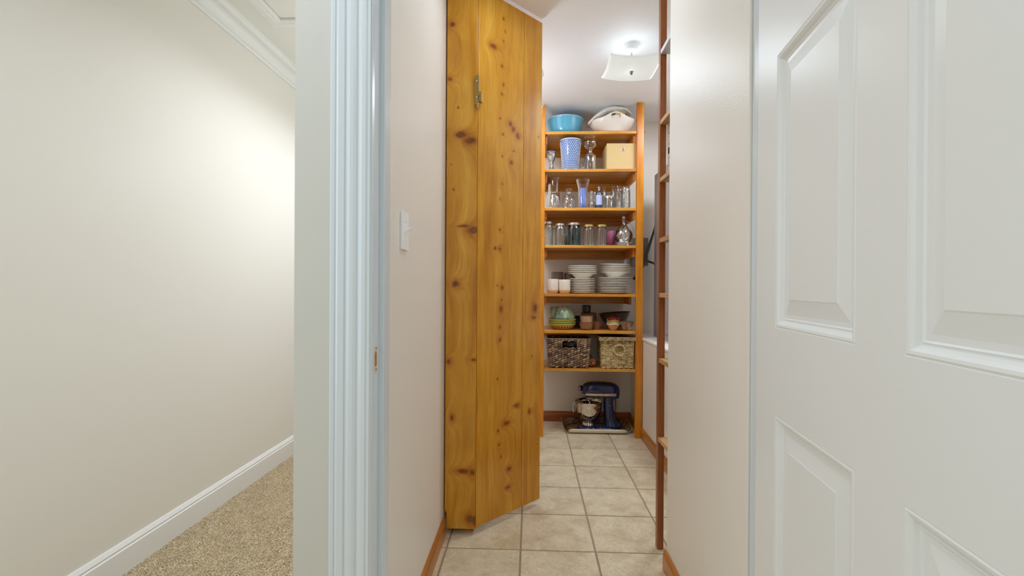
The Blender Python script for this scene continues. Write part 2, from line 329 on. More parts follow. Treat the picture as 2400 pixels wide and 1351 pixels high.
# hall ceiling with attic hatch opening
hx0, hx1, hy0, hy1 = -1.335, -0.72, 1.55, 2.43
bm = bmesh.new()
bx(bm, HX-0.1, 1.7, -1.6, 1.10, HC, HC+0.06); bx(bm, HX-0.1, -0.45, 1.10, hy0, HC, HC+0.06)
bx(bm, HX-0.1, hx0, hy0, hy1, HC, HC+0.06); bx(bm, hx1, -0.45, hy0, hy1, HC, HC+0.06); bx(bm, HX-0.1, -0.45, hy1, 6.1, HC, HC+0.06)
o = link('ceiling_hall', bm, M['ceil_hall']); tag(o, 'white ceiling of the hallway and front room', kind='structure')
struct('hatch_panel', (hx0+0.003, hx1-0.003, hy0+0.003, hy1-0.003, HC-0.004, HC+0.03), M['ceil_hall'], 'recessed white attic hatch panel', parent=o)
# hatch casing, mitred profile loops
def ring_profile(name, x0, x1, y0, y1, prof, mat, parent=None):
    """prof: (outward offset, z) steps around a rectangle"""
    bm = bmesh.new(); loops = []
    for d_, z in prof:
        loops.append([bm.verts.new(p) for p in ((x0-d_, y0-d_, z), (x1+d_, y0-d_, z), (x1+d_, y1+d_, z), (x0-d_, y1+d_, z))])
    for A, B in zip(loops, loops[1:]):
        for i in range(4): bm.faces.new((A[i], A[(i+1) % 4], B[(i+1) % 4], B[i]))
    return link(name, bm, mat, parent)
hc = ring_profile('trim_1', hx0, hx1, hy0, hy1, [(0.0, HC+0.012), (0.0, HC-0.016), (0.012, HC-0.020), (0.024, HC-0.016), (0.03, HC-0.020), (0.055, HC-0.018), (0.062, HC-0.013), (0.078, HC-0.010), (0.084, HC-0.004), (0.084, HC)], M['crown'])
tag(hc, 'stepped white casing around the attic hatch', kind='structure')
# crown moulding along the hall wall
cr = [(HX, 2.441), (HX+0.010, 2.441), (HX+0.012, 2.449), (HX+0.006, 2.453), (HX+0.006, 2.461), (HX+0.012, 2.464)]
for i in range(9):
    t = i/8; cr.append((HX+0.014+0.030*(1-math.cos(t*math.pi/2))*1.0, 2.466+0.050*math.sin(t*math.pi/2)))
for i in range(1, 7):
    t = i/6; cr.append((HX+0.044+0.018*math.sin(t*math.pi/2), 2.516+0.020*(1-math.cos(t*math.pi/2))))
cr += [(HX+0.064, 2.538), (HX+0.064, HC), (HX, HC)]
sprof('trim_crown', cr, 'Y', -1.5, 6.0, M['crown'], 'white crown moulding along the hallway wall')
bb = [(HX, 0), (HX+0.014, 0), (HX+0.014, 0.098), (HX+0.010, 0.103), (HX+0.012, 0.110), (HX+0.008, 0.118), (HX+0.004, 0.126), (HX, 0.126)]
sprof('baseboard_hall', bb, 'Y', -1.5, 6.0, M['crown'], 'white baseboard along the hallway wall')
# carpet floor
fl = struct('floor_hall', (HX-0.1, 1.7, -1.6, 1.16, -0.05, 0), M['carpet'], 'beige carpeted floor of the front room')
fh = struct('floor_hall_back', (HX-0.1, -0.45, 1.16, 6.1, -0.05, 0), M['carpet'], 'beige carpeted hallway floor')
vv, ff = [], []
rg = random.Random(3); yy = 1.0
while yy < 5.99:
    xx = HX+0.016; PT = 0.0056 if yy < 3.3 else 0.0085
    while xx < -0.57:
        px = xx+rg.uniform(-.0025, .0025); py = yy+rg.uniform(-.0025, .0025); s = rg.uniform(.0022, .0036)*PT/0.0056; h = rg.uniform(.003, .0075)
        a0 = rg.uniform(0, 3); lx, ly = rg.uniform(-.002, .002), rg.uniform(-.002, .002); n0 = len(vv)
        for q in range(3):
            t = a0+q*2.094; vv.append((px+s*math.cos(t), py+s*math.sin(t), 0))
        for q in range(3):
            t = a0+q*2.094+.5; vv.append((px+lx+s*.75*math.cos(t), py+ly+s*.75*math.sin(t), h))
        for q in range(3): ff.append((n0+q, n0+(q+1) % 3, n0+3+(q+1) % 3, n0+3+q))
        ff.append((n0+3, n0+4, n0+5)); xx += PT
    yy += PT
me = bpy.data.meshes.new('carpet_pile'); me.from_pydata(vv, [], ff); me.materials.append(M['carpet'])
o = bpy.data.objects.new('carpet_pile', me); col.objects.link(o); o.parent = fh; o['kind'] = 'stuff'; o['label'] = 'short looped beige carpet pile'
# tile floor
fl = struct('floor', (LX, 1.3, 1.16, YB, -0.05, -0.0025), M['grout'], 'beige stone look tile floor of the pantry with brown grout')
TS = 0.31967; X0 = -0.35614; Y0 = 2.00388; G = 0.0032
for i in range(-1, 6):
    for j in range(-3, 7):
        x0 = max(X0+i*TS+G, LX+0.002); x1 = min(X0+(i+1)*TS-G, 0.842 if Y0+(j+1)*TS > 1.95 else 0.548)
        y0 = max(Y0+j*TS+G, 1.165); y1 = min(Y0+(j+1)*TS-G, YB)
        if x1-x0 < 0.01 or y1-y0 < 0.01: continue
        t = bmesh.new(); hx_, hy_ = (x1-x0)/2, (y1-y0)/2
        bx(t, -hx_, hx_, -hy_, hy_, -0.006, 0.0)
        for v in t.verts:
            if v.co.z > -0.001: v.co.x -= math.copysign(0.0012, v.co.x); v.co.y -= math.copysign(0.0012, v.co.y)
        link('tile', t, M['tile'], fl, loc=((x0+x1)/2, (y0+y1)/2, rg.uniform(-0.0006, 0.0)))
# pantry baseboards (stained wood, moulded top)
def base_prof(x, s, h=0.082):
    return [(x, 0), (x+s*0.013, 0), (x+s*0.013, h-0.020), (x+s*0.010, h-0.016), (x+s*0.012, h-0.010), (x+s*0.006, h), (x, h)]
sprof('baseboard_left', base_prof(LX+0.004, 1), 'Y', 1.24, 2.10, M['base_y'], 'stained wood baseboard under the light switch wall')
sprof('baseboard_left_far', base_prof(LX+0.004, 1), 'Y', 2.80, YB, M['base_y'], 'stained wood baseboard behind the cupboard')
sprof('baseboard_right', base_prof(RX, -1), 'Y', 1.21, 1.893, M['base_y'], 'stained wood baseboard on the right stub wall')
sprof('baseboard_far_right', base_prof(0.842, -1), 'Y', 1.96, YB, M['base_y'], 'stained wood baseboard along the low wall')
sprof('baseboard_back', [(YB, 0), (YB-0.013, 0), (YB-0.013, 0.062), (YB-0.010, 0.068), (YB-0.011, 0.076), (YB-0.006, 0.084), (YB, 0.084)], 'X', LX+0.01, 0.84, M['base_x'], 'stained wood baseboard on the back wall')

# doorway: fluted casing, jamb, stop, strike plate
yf = 1.10
cs = [(-0.477, 0), (-0.477, -.011), (-0.474, -.014), (-0.466, -.014), (-0.4635, -.011), (-0.461, -.0135), (-0.457, -.016), (-0.4425, -.016), (-0.4405, -.012), (-0.4375, -.0125),
      (-0.434, -.0165), (-0.428, -.0185), (-0.420, -.0185), (-0.4135, -.016), (-0.411, -.0125), (-0.408, -.013), (-0.405, -.017), (-0.399, -.0195), (-0.390, -.020), (-0.386, -.017), (-0.384, -.0175), (-0.380, -.0175), (-0.378, -.013), (-0.376, -.013), (-0.374, 0)]
cs = [(x_, y_*0.72) for x_, y_ in cs]
sprof('trim_casing_left', [(x, yf+y) for x, y in cs], 'Z', 0, 2.07, M['trim'], 'white fluted door casing left of the pantry doorway')
sprof('trim_casing_right', [(0.552+(-0.374-x), yf+y) for x, y in cs], 'Z', 0, 2.07, M['trim'], 'white fluted door casing right of the pantry doorway')
sprof('trim_casing_top', [(yf+y, 2.05+(-0.374-x)) for x, y in cs], 'X', -0.477, 0.655, M['trim'], 'white fluted door casing over the pantry doorway')
jb = struct('trim_jamb_left', (LX-0.001, -0.376, yf-0.001, 1.236, 0, 2.05), M['trim'], 'white door jamb on the left with the strike plate', bevel=0.0015)
struct('door_stop', (-0.377, -0.364, 1.148, 1.19, 0, 2.05), M['trim'], parent=jb, bevel=0.002)
struct('trim_jamb_right', (0.554, 0.573, yf-0.001, 1.199, 0, 2.05), M['trim'], 'white door jamb on the right behind the open door', bevel=0.0015)
struct('trim_jamb_top', (-0.376, 0.554, yf-0.001, 1.2, 2.035, 2.05), M['trim'], 'white head jamb of the pantry doorway')
sk = box('strike_plate', (-0.3762, -0.3745, 1.096, 1.134, 0.920, 0.986), plain('painted_strike_plate', srgb(226, 222, 214), 0.35, 0.2), jb, bevel=0.0008)
bm = bmesh.new()
pts = []
for i in range(16):
    t = 2*math.pi*i/16; pts.append((1.119+0.0065*math.cos(t), 0.953+(0.012 if math.sin(t) > 0 else -0.012)+0.0065*math.sin(t)))
link('latch_hole', extrude_profile([(a_, b_) for a_, b_ in pts], 'X', -0.3748, -0.3738), plain('raw_wood_in_strike', srgb(176, 124, 52), 0.7, var=0.3, vscale=60), jb)
bm.free()
for z in (0.927, 0.979):
    b2 = lathe([(0, 0), (0.003, 0), (0.0026, 0.0012), (0, 0.0014)], 12); o = link('screw', b2, M['brass'], jb, smooth=True); o.location = (-0.3745, 1.122, z); o.rotation_euler = (0, R(90), 0)

# light switch
sw = thing('light_switch', (LX+0.007, 1.418, 1.298), 'white toggle light switch on the pantry wall beside the doorway', 'light switch')
bm = bmesh.new(); bx(bm, -0.003, 0.0055, -0.035, 0.035, -0.0575, 0.0575)
link('face_plate', bm, M['white_plastic'], sw, bevel=0.002)
bm = bmesh.new(); v = bx(bm, 0.005, 0.0075, -0.006, 0.006, -0.013, 0.013); link('toggle_collar', bm, M['white_plastic'], sw)
bm = bmesh.new(); v = bx(bm, 0, 0.021, -0.0045, 0.0045, -0.0045, 0.0045)
for q in v:
    if q.co.x > 0.01: q.co.z = q.co.z*0.75+0.011
link('toggle', bm, M['white_plastic'], sw, loc=(0.004, 0, 0), bevel=0.001)
for z in (-0.03, 0.03):
    o = link('screw', lathe([(0, 0), (0.003, 0), (0.002, 0.001), (0, 0.0012)], 12), M['steel'], sw, smooth=True); o.location = (0.0055, 0, z); o.rotation_euler = (0, R(90), 0)

# ------------------------------------------------------------------ white six panel door
DP0 = Vector((0.531, 1.12, 0)); dang = math.atan2(-0.992, -0.1255)
dr = bpy.data.objects.new('door_1', None); col.objects.link(dr); dr.location = DP0; dr.rotation_euler = (0, 0, dang)
tag(dr, 'white six panel door standing open on the right, close to the camera', kind='structure')
# local: x along door from hinge, +y = away from passage ... face towards passage is -y side after rotation check
W_, T_ = 0.955, 0.035
us = [0.112, 0.414, 0.524, 0.826]; zs = [(0.235, 0.862), (1.047, 1.62), (1.735, 1.93)]
fy = 0.0; sgn = 1  # passage side face at y=0, body to +y
pan = [(u0, u1, z0, z1) for (u0, u1) in ((us[0], us[1]), (us[2], us[3])) for (z0, z1) in zs]
def face_grid(bm, y):
    xs = [0, us[0], us[1], us[2], us[3], W_]; zz = [0.008, 0.235, 0.862, 1.047, 1.62, 1.735, 1.93, 2.03]
    V = {}
    def g(i, j):
        if (i, j) not in V: V[i, j] = bm.verts.new((xs[i], y, zz[j]))
        return V[i, j]
    for i in range(5):
        for j in range(7):
            if i in (1, 3) and j in (1, 3, 5): continue
            bm.faces.new((g(i, j), g(i+1, j), g(i+1, j+1), g(i, j+1)))
bm = bmesh.new(); face_grid(bm, 0); face_grid(bm, T_)
for (a_, b_) in (((0, 0), (0, T_)), ((W_, 0), (W_, T_))):
    bm.faces.new([bm.verts.new(p) for p in ((a_[0], 0, 0.008), (a_[0], T_, 0.008), (a_[0], T_, 2.03), (a_[0], 0, 2.03))])
for z in (0.008, 2.03): bm.faces.new([bm.verts.new(p) for p in ((0, 0, z), (W_, 0, z), (W_, T_, z), (0, T_, z))])
bmesh.ops.remove_doubles(bm, verts=bm.verts, dist=1e-5)
link('door_slab', bm, M['door_white'], dr)
pp = [(0, 0), (0.001, 0.0012), (0.004, -0.0004), (0.008, 0.0004), (0.012, 0.0040), (0.0155, 0.0085), (0.0175, 0.0090), (0.0195, 0.0075), (0.022, 0.0095), (0.030, 0.0095), (0.058, 0.0045), (0.060, 0.0035)]
for (u0, u1, z0, z1) in pan:
    bm = bmesh.new()
    for y, s in ((0, 1), (T_, -1)):
        L_ = []
        for d_, e_ in pp: L_.append([bm.verts.new(p) for p in ((u0+d_, y+s*e_, z0+d_), (u1-d_, y+s*e_, z0+d_), (u1-d_, y+s*e_, z1-d_), (u0+d_, y+s*e_, z1-d_))])
        for A, B in zip(L_, L_[1:]):
            for i in range(4): bm.faces.new((A[i], A[(i+1) % 4], B[(i+1) % 4], B[i]))
        bm.faces.new(L_[-1])
    link('door_panel', bm, M['door_white'], dr)
for s, y in ((-1, 0), (1, T_)):
    o = link('door_knob', lathe([(0, 0), (0.031, 0), (0.031, 0.004), (0.012, 0.009), (0.011, 0.028), (0.022, 0.036), (0.027, 0.048), (0.022, 0.060), (0, 0.064)], 24), M['brass'], dr, smooth=True)
    o.location = (W_-0.06, y, 0.953); o.rotation_euler = (R(90) if s < 0 else R(-90), 0, 0)

# ------------------------------------------------------------------ ceiling lamp
M['shade'] = plain('frosted_white_glass_shade', srgb(246, 248, 246), 0.15)
k = N('frosted_lit_glass'); k.t.nodes.remove(k.p)
df = k.n('ShaderNodeBsdfDiffuse'); df.inputs[0].default_value = (0.9, 0.92, 0.91, 1); tl = k.n('ShaderNodeBsdfTranslucent'); tl.inputs[0].default_value = (0.9, 0.93, 0.92, 1)
gl = k.n('ShaderNodeBsdfGlossy'); gl.inputs['Roughness'].default_value = 0.1
em = k.n('ShaderNodeEmission'); em.inputs[0].default_value = (0.95, 1, 0.98, 1); em.inputs[1].default_value = 0.16
m1 = k.n('ShaderNodeMixShader'); m1.inputs[0].default_value = 0.12; k.l(df.outputs[0], m1.inputs[1]); k.l(tl.outputs[0], m1.inputs[2])
m2 = k.n('ShaderNodeMixShader'); m2.inputs[0].default_value = 0.05; k.l(m1.outputs[0], m2.inputs[1]); k.l(gl.outputs[0], m2.inputs[2])
tpp = k.n('ShaderNodeBsdfTransparent'); m3 = k.n('ShaderNodeMixShader'); m3.inputs[0].default_value = 0.25; k.l(m2.outputs[0], m3.inputs[1]); k.l(tpp.outputs[0], m3.inputs[2])
ads = k.n('ShaderNodeAddShader'); k.l(m3.outputs[0], ads.inputs[0]); k.l(em.outputs[0], ads.inputs[1]); k.l(ads.outputs[0], k.o.inputs['Surface']); M['lit'] = k.m
lp = thing('ceiling_lamp', (0.565, 2.685, CE), 'square curved white glass ceiling lamp lit on the pantry ceiling', 'ceiling lamp')
link('canopy', lathe([(0, 0), (0.037, 0), (0.038, -0.034), (0.034, -0.040), (0.010, -0.042), (0.006, -0.046), (0, -0.046)], 32), M['white_plastic'], lp, smooth=False)
link('stem', lathe([(0.005, -0.04), (0.005, -0.165), (0, -0.165)], 12), M['steel'], lp, smooth=True)
bm = bmesh.new(); n = 18; g = []
for side in (0, 1):
    g.append([[bm.verts.new((0.143*(i/n*2-1)*(1+0.03*abs(j/n*2-1)), 0.150*(j/n*2-1)*(1+0.03*abs(i/n*2-1)), -0.156+0.030*(((i/n*2-1)**2)*0.55+((j/n*2-1)**2)*0.45)+side*0.005 + (0.006 if (i/n*2-1)*(j/n*2-1) < 0 else -0.004)*abs((i/n*2-1)*(j/n*2-1)))) for j in range(n+1)] for i in range(n+1)])
for s_ in range(2):
    for i in range(n):
        for j in range(n): bm.faces.new((g[s_][i][j], g[s_][i+1][j], g[s_][i+1][j+1], g[s_][i][j+1]))
for i in range(n):
    for a_, b_ in (((i, 0), (i+1, 0)), ((i, n), (i+1, n)), ((0, i), (0, i+1)), ((n, i), (n, i+1))):
        bm.faces.new((g[0][a_[0]][a_[1]], g[0][b_[0]][b_[1]], g[1][b_[0]][b_[1]], g[1][a_[0]][a_[1]]))
link('glass_shade', bm, M['lit'], lp, smooth=True)
link('finial', lathe([(0, -0.172), (0.006, -0.171), (0.009, -0.166), (0.009, -0.160), (0.013, -0.158), (0.013, -0.156), (0, -0.156)], 20), plain('grey_finial', srgb(150, 150, 142), 0.3, 0.8), lp, smooth=True)

# ------------------------------------------------------------------ plank cupboard with its open door
cb = thing('pine_cupboard', (-0.32, 2.4, 0), 'tall shallow stained pine cupboard on the left wall with its plank door open', 'cupboard')
def local(o, p): o.location = Vector(o.location)-Vector(p); return o
ci = cb.location
# side panel facing the camera, notched over the baseboard; mesh coordinates kept in world x,z for the knots
sp_pts = [(-0.376, 0.028), (-0.2455, 0.028), (-0.2455, CE-0.004), (-0.385, CE-0.004), (-0.385, 0.125), (-0.381, 0.108), (-0.376, 0.100)]
o = link('side_panel', extrude_profile(sp_pts, 'Y', 2.11, 2.13), M['plank_c'], cb, bevel=0.0012); o.location = -Vector(ci)
o = box('side_panel', (-0.389, -0.249, 2.74, 2.76, 0.0, CE-0.004), M['pine_z'], cb); o.location = -Vector(ci)
o = box('cabinet_back', (-0.390, -0.384, 2.13, 2.74, 0.09, CE-0.01), M['pine_z'], cb); o.location = -Vector(ci)
for z in (0.06, 0.45, 0.8, 1.15, 1.5, 1.85, 2.2):
    o = box('shelf', (-0.384, -0.252, 2.13, 2.74, z, z+0.018), M['pine_y'], cb); o.location = -Vector(ci)
dd = bpy.data.objects.new('cupboard_door', None); col.objects.link(dd); dd.parent = cb
dd.location = Vector((-0.2430, 2.116, 0))-Vector(ci); dd.rotation_euler = (0, 0, R(46.08))
dd['label'] = 'stained pine plank door swung open'
for n_, a_, b_, mt in (('plank', 0.0, 0.2925, 'plank_a'), ('plank', 0.2945, 0.426, 'plank_b')):
    o = box(n_, (a_, b_, 0, 0.019, 0.032, 2.494), M[mt], dd, bevel=0.0015)
for z in (0.3, 1.25, 2.2): box('batten', (0.03, 0.40, 0.019, 0.037, z, z+0.09), M['pine_x'], dd, bevel=0.002)
# brass latch
bm = bmesh.new(); bx(bm, -0.256, -0.238, 2.100, 2.108, 1.950, 2.083); bx(bm, -0.2405, -0.2365, 2.088, 2.108, 1.985, 2.083)
o = link('brass_latch', bm, M['brass'], cb, bevel=0.0012); o.location = -Vector(ci)
bm = bmesh.new(); bx(bm, -0.236, -0.224, 2.090, 2.118, 1.962, 2.006)
v = bx(bm, -0.252, -0.238, 2.094, 2.108, 1.935, 1.962)
for q in v:
    if q.co.z < 1.94: q.co.x = -0.245+(q.co.x+0.245)*0.3
o = link('latch_hook', bm, M['brass'], cb, bevel=0.001); o.location = -Vector(ci)
for z in (2.057, 1.985):
    o = link('screw', lathe([(0, 0), (0.0045, 0), (0.0035, 0.002), (0, 0.003)], 14), M['steel'], cb, smooth=True); o.location = Vector((-0.247, 2.100, z))-Vector(ci); o.rotation_euler = (R(90), 0, 0)
# white hooks on the far side of the door
for z, b_ in ((2.24, 0.0), (2.08, 0.012)):
    pts = [(0.424+0.018*math.sin(t*math.pi), 0.009, z-0.028+0.056*t) for t in [i/10 for i in range(11)]]
    link('coat_hook', tube(pts, 0.004, 8), M['lip'], dd, smooth=True)
o = box('hook_plate', (0.4262, 0.430, 0.002, 0.017, 2.03, 2.10), M['brass'], dd, bevel=0.001)

# ------------------------------------------------------------------ back shelving
SZ = [2.303, 2.019, 1.7275, 1.446, 1.080, 0.802, 0.516]
FY = 3.532
su = thing('shelving_unit', (0.45, 3.74, 0), 'tall open pine shelving at the back of the pantry, seven shelves', 'shelving')
so = -Vector(su.location)
for (x0, x1, top) in ((0.787, 0.838, CE-0.002), (0.052, 0.102, 2.495)):
    o = box('post', (x0, x1, FY-0.006, FY+0.026, 0, top), M['pine_z'], su, bevel=0.002); o.location = so
for i, z in enumerate(SZ):
    o = box('shelf', (0.103, 0.786, FY, YB-0.002, z-0.021, z), M['pine_x'], su, bevel=0.0015); o.location = so
    o = box('back_cleat', (0.103, 0.786, YB-0.022, YB-0.003, z-0.021-0.065, z-0.022), M['pine_x'], su, bevel=0.001); o.location = so
    if i < 5:
        o = box('side_cleat', (0.768, 0.786, FY+0.03 if i < 4 else FY+0.15, YB-0.045, z-0.022-0.062, z-0.022), M['pine_y'], su, bevel=0.001); o.location = so
        o = box('side_cleat', (0.103, 0.120, FY+0.03, YB-0.045, z-0.022-0.062, z-0.022), M['pine_y'], su, bevel=0.001); o.location = so
o = link('peg', lathe([(0, 0), (0.006, 0), (0.006, 0.012), (0, 0.012)], 12), M['pine_y'], su); o.location = Vector((0.838, FY+0.012, 2.296))+so; o.rotation_euler = (0, R(90), 0)

# ------------------------------------------------------------------ right near shelving
ru = thing('end_shelving', (0.70, 2.0, 0), 'narrow stained wood shelving behind the right wall corner, seen edge on', 'shelving')
ro = -Vector(ru.location)
for x0, x1, y0, y1, z0, z1 in ((0.552, 0.5785, 2.036, 2.066, 0.0, CE-0.003), (0.805, 0.83, 2.036, 2.066, 0, CE-0.003)):
    o = box('post', (x0, x1, y0, y1, z0, z1), M['brown_z'], ru, bevel=0.0012); o.location = ro
AZ = [2.153, 1.850, 1.602, 1.343, 1.107, 0.827, 0.487]
for i, z in enumerate(AZ):
    mt = M['brown_y'] if i else plain('silver_lined_board', srgb(205, 208, 212), 0.35, 0.3)
    o = box('shelf', (0.553, 0.804, 1.892, 2.036, z-0.019, z), mt, ru, bevel=0.001); o.location = ro
    o = box('cleat', (0.566, 0.800, 1.892, 1.908, z-0.062, z-0.0195), M['brown_y'], ru, bevel=0.001); o.location = ro

# ------------------------------------------------------------------ glass and ceramic materials
GL = thin_glass('clear_glass', (0.93, 0.94, 0.93, 1), 1.0, body=0.05)
GE = thin_glass('embossed_clear_glass', (0.9, 0.93, 0.91, 1), 1.1, body=0.08, emboss=70, rough=0.08)
GT = thin_glass('teal_glass', (0.22, 0.44, 0.48, 1), 1.0, body=0.06, emboss=50, rough=0.05)
GF = thin_glass('pressed_glass', (0.85, 0.86, 0.85, 1), 1.5, body=0.12, emboss=90, rough=0.12)
GB = thin_glass('faint_blue_glass', (0.72, 0.80, 0.95, 1), 1.0, body=0.08)
LIDS = plain('silver_lid', srgb(214, 208, 200), 0.3, 0.85); LIDG = plain('gold_lid', srgb(214, 190, 120), 0.32, 0.85)
PLATE = plain('white_stoneware', srgb(242, 238, 228), 0.28); PLUN = plain('cream_stoneware_edge', srgb(226, 212, 186), 0.4)
def jar_prof(r, h, neck=0.8, sh=0.80):
    return [(0, 0.004), (r*0.8, 0.002), (r*0.94, 0.0), (r, 0.006), (r, h*sh*0.93), (r*0.97, h*sh), (r*neck*1.02, h*(sh+0.06)), (r*neck, h*(sh+0.09)), (r*neck, h*0.985), (r*neck*1.03, h), (r*neck*0.93, h)]
def jar(loc, r, h, label, lid=None, mat=GE, group='glass jars on the pantry shelves', name='glass_jar', neck=0.8, cat='jar'):
    t = thing(name, loc, label, cat, group)
    link('jar_body', lathe(jar_prof(r, h*(0.985 if lid else 1), neck), 28), mat, t, smooth=True)
    if lid:
        rn = r*neck+0.0025; b_ = lathe([(rn-0.001, h-0.018), (rn, h-0.017), (rn, h-0.003), (rn-0.002, h), (rn*0.8, h+0.0005), (rn*0.78, h-0.0008), (0, h-0.0008)], 36, rfun=lambda t_, z_: 1+0.012*(math.cos(18*t_) > 0))
        link('lid', b_, lid, t, smooth=False)
    return t

# ---- shelf 1
z = SZ[0]
t = thing('mixing_bowl', (0.263, 3.71, z), 'large light blue bowl on the top shelf', 'bowl')
BL = plain('glossy_blue_enamel', srgb(96, 178, 212), 0.18, coat=0.3)
def bowlp(r, h, rb, th=0.004, e=0.55):
    o_ = [(0, 0.002), (rb*0.92, 0.0), (rb, 0.002)]
    for i in range(1, 11):
        q = i/10; o_.append((rb+(r-rb)*q**e, 0.002+(h-0.002)*q))
    o_.append((r+0.002, h+0.001)); o_.append((r-th*0.5, h+0.001))
    for i in range(10, 0, -1):
        q = i/10; o_.append((max(rb+(r-rb)*q**e-th, 0.001), th+0.002+(h-th-0.003)*q))
    o_.append((rb*0.8, th+0.003)); o_.append((0, th+0.002)); return o_
link('bowl_body', lathe(bowlp(0.144, 0.138, 0.085, e=0.42), 40), BL, t, smooth=True)
link('rim', lathe([(0.143, 0.134), (0.147, 0.137), (0.146, 0.141), (0.142, 0.141), (0.140, 0.137)], 40), plain('pale_blue_rim', srgb(168, 208, 226), 0.2), t, smooth=True)
t = thing('serving_dish', (0.622, 3.632, z), 'white oval serving dish with slotted handles on the top shelf', 'dish')
bm = bmesh.new(); NS = 64; rings = []
prof = [(0.0, 0.004), (0.52, 0.004), (0.55, 0.0), (0.58, 0.0), (0.60, 0.010), (0.78, 0.030), (0.93, 0.062), (0.99, 0.082), (1.0, 0.090), (0.985, 0.093), (0.92, 0.078), (0.76, 0.042), (0.55, 0.020), (0, 0.018)]
for f_, zz in prof:
    rg_ = []
    for i in range(NS):
        a_ = 2*math.pi*i/NS; hump = max(0, math.cos(2*a_+math.pi))**3  # humps at front and back
        hz = hump*0.034*max(0, (f_-0.7)/0.3)
        rg_.append(bm.verts.new((0.176*f_*math.cos(a_), 0.160*f_*math.sin(a_), zz+hz)))
    rings.append(rg_)
for ri, (A, B) in enumerate(zip(rings, rings[1:])):
    for i in range(NS):
        if ri in (6, 9) and i in (46, 47, 48, 49, 14, 15, 16, 17): continue
        bm.faces.new((A[i], A[(i+1) % NS], B[(i+1) % NS], B[i]))
bmesh.ops.remove_doubles(bm, verts=bm.verts, dist=1e-5)
link('dish_body', bm, plain('glossy_white_dish', srgb(236, 230, 222), 0.2), t, smooth=True)
o = box('wooden_box', (0.640, 0.712, 3.60, 3.69, z+0.100, z+0.176), plain('pale_wood_box', srgb(232, 206, 150), 0.6, var=0.1), bevel=0.002); tag(o, 'small pale tan box lying in the white serving dish', 'box')
random.seed(5)
def crumple(name, c, s, mat, amp, label, cat, sub=3, seed=1, squash=1.0):
    rr = random.Random(seed); bm = bmesh.new(); bmesh.ops.create_icosphere(bm, subdivisions=sub, radius=1)
    ks = [(Vector((rr.uniform(-1, 1), rr.uniform(-1, 1), rr.uniform(-1, 1))).normalized(), rr.uniform(-amp, amp)) for _ in range(26)]
    for v in bm.verts:
        d_ = v.co.normalized(); f_ = 1+sum(a_*max(0, d_.dot(k_)-0.72)*2.5 for k_, a_ in ks); v.co = Vector((d_.x*s[0]*f_, d_.y*s[1]*f_, d_.z*s[2]*f_))
    o = link(name, bm, mat, loc=c, smooth=True); tag(o, label, cat); return o
# plastic bag lying over the dish: closed puffy body, station by station (x, top, bottom)
bm = bmesh.new(); G2 = []
ST = [(0.432, 2.384, 2.372), (0.47, 2.428, 2.392), (0.52, 2.468, 2.418), (0.565, 2.492, 2.450), (0.61, 2.500, 2.466), (0.66, 2.499, 2.468), (0.71, 2.488, 2.466), (0.755, 2.455, 2.447)]
rb2 = random.Random(8)
for q, (x_, zt, zb_) in enumerate(ST):
    zt = min(zt, CE-0.012); ring = []; hw = 0.085 if 0 < q < 7 else 0.05
    for i in range(20):
        a_ = 2*math.pi*i/20; zz = (zt+zb_)/2+(zt-zb_)/2*math.copysign(abs(math.sin(a_))**0.7, math.sin(a_)); yy = 3.63+hw*math.cos(a_)
        ring.append(bm.verts.new((x_+rb2.uniform(-.006, .006), yy+rb2.uniform(-.005, .005), min(CE-0.004, zz+rb2.uniform(-.005, .005)))))
    G2.append(ring)
for A, B in zip(G2, G2[1:]):
    for i in range(20): bm.faces.new((A[i], A[(i+1) % 20], B[(i+1) % 20], B[i]))
bm.faces.new(G2[0][::-1]); bm.faces.new(G2[-1])
k = N('clear_plastic_wrap'); k.p.inputs['Base Color'].default_value = srgb(252, 251, 248); k.p.inputs['Roughness'].default_value = 0.18; k.p.inputs['Alpha'].default_value = 0.93
tc = k.n('ShaderNodeTexCoord'); nb = k.n('ShaderNodeTexNoise', i_Vector=tc.outputs['Object'], i_Scale=28.0, i_Detail=3.0); k.bump(nb.outputs[0], 0.8, 0.01)
o = link('plastic_bag', bm, k.m, smooth=True)
tag(o, 'translucent plastic bag draped over the serving dish', 'bag')
crumple('green_cloth', (0.635, 3.645, z+0.098), (0.125, 0.05, 0.046), plain('dark_green_cloth', srgb(66, 92, 50), 0.85, var=0.5, vscale=30), 0.5, 'dark green leafy bundle tucked in the white serving dish', 'cloth', seed=4)

# ---- shelf 2
z = SZ[1]
t = thing('pressed_glass_vase', (0.155, 3.62, z), 'small pressed glass vase with scalloped rim beside the blue tumbler', 'vase')
link('vase_body', lathe([(0, 0.004), (0.040, 0.0), (0.042, 0.006), (0.02, 0.022), (0.013, 0.045), (0.016, 0.07), (0.028, 0.10), (0.034, 0.125), (0.030, 0.14), (0.042, 0.155), (0.040, 0.156), (0.026, 0.14), (0.026, 0.11), (0.010, 0.07), (0, 0.05)], 32, rfun=lambda a_, z_: 1+0.07*math.cos(8*a_)*(z_ > 0.08)), GF, t, smooth=True)
HB = plain('blue_hobnail_glass', srgb(100, 128, 180), 0.15, coat=0.3)
t = thing('hobnail_tumbler', (0.299, 3.61, z), 'tall blue hobnail glass tumbler with white dots', 'tumbler')
link('tumbler_body', lathe([(0, 0.003), (0.054, 0.0), (0.057, 0.004), (0.079, 0.232), (0.080, 0.235), (0.077, 0.235), (0.054, 0.008), (0, 0.008)], 48), HB, t, smooth=True)
link('rim', lathe([(0.0795, 0.228), (0.0815, 0.231), (0.081, 0.236), (0.076, 0.236)], 48), plain('pale_rim_glass', srgb(196, 206, 230), 0.2), t, smooth=True)
bm = bmesh.new()
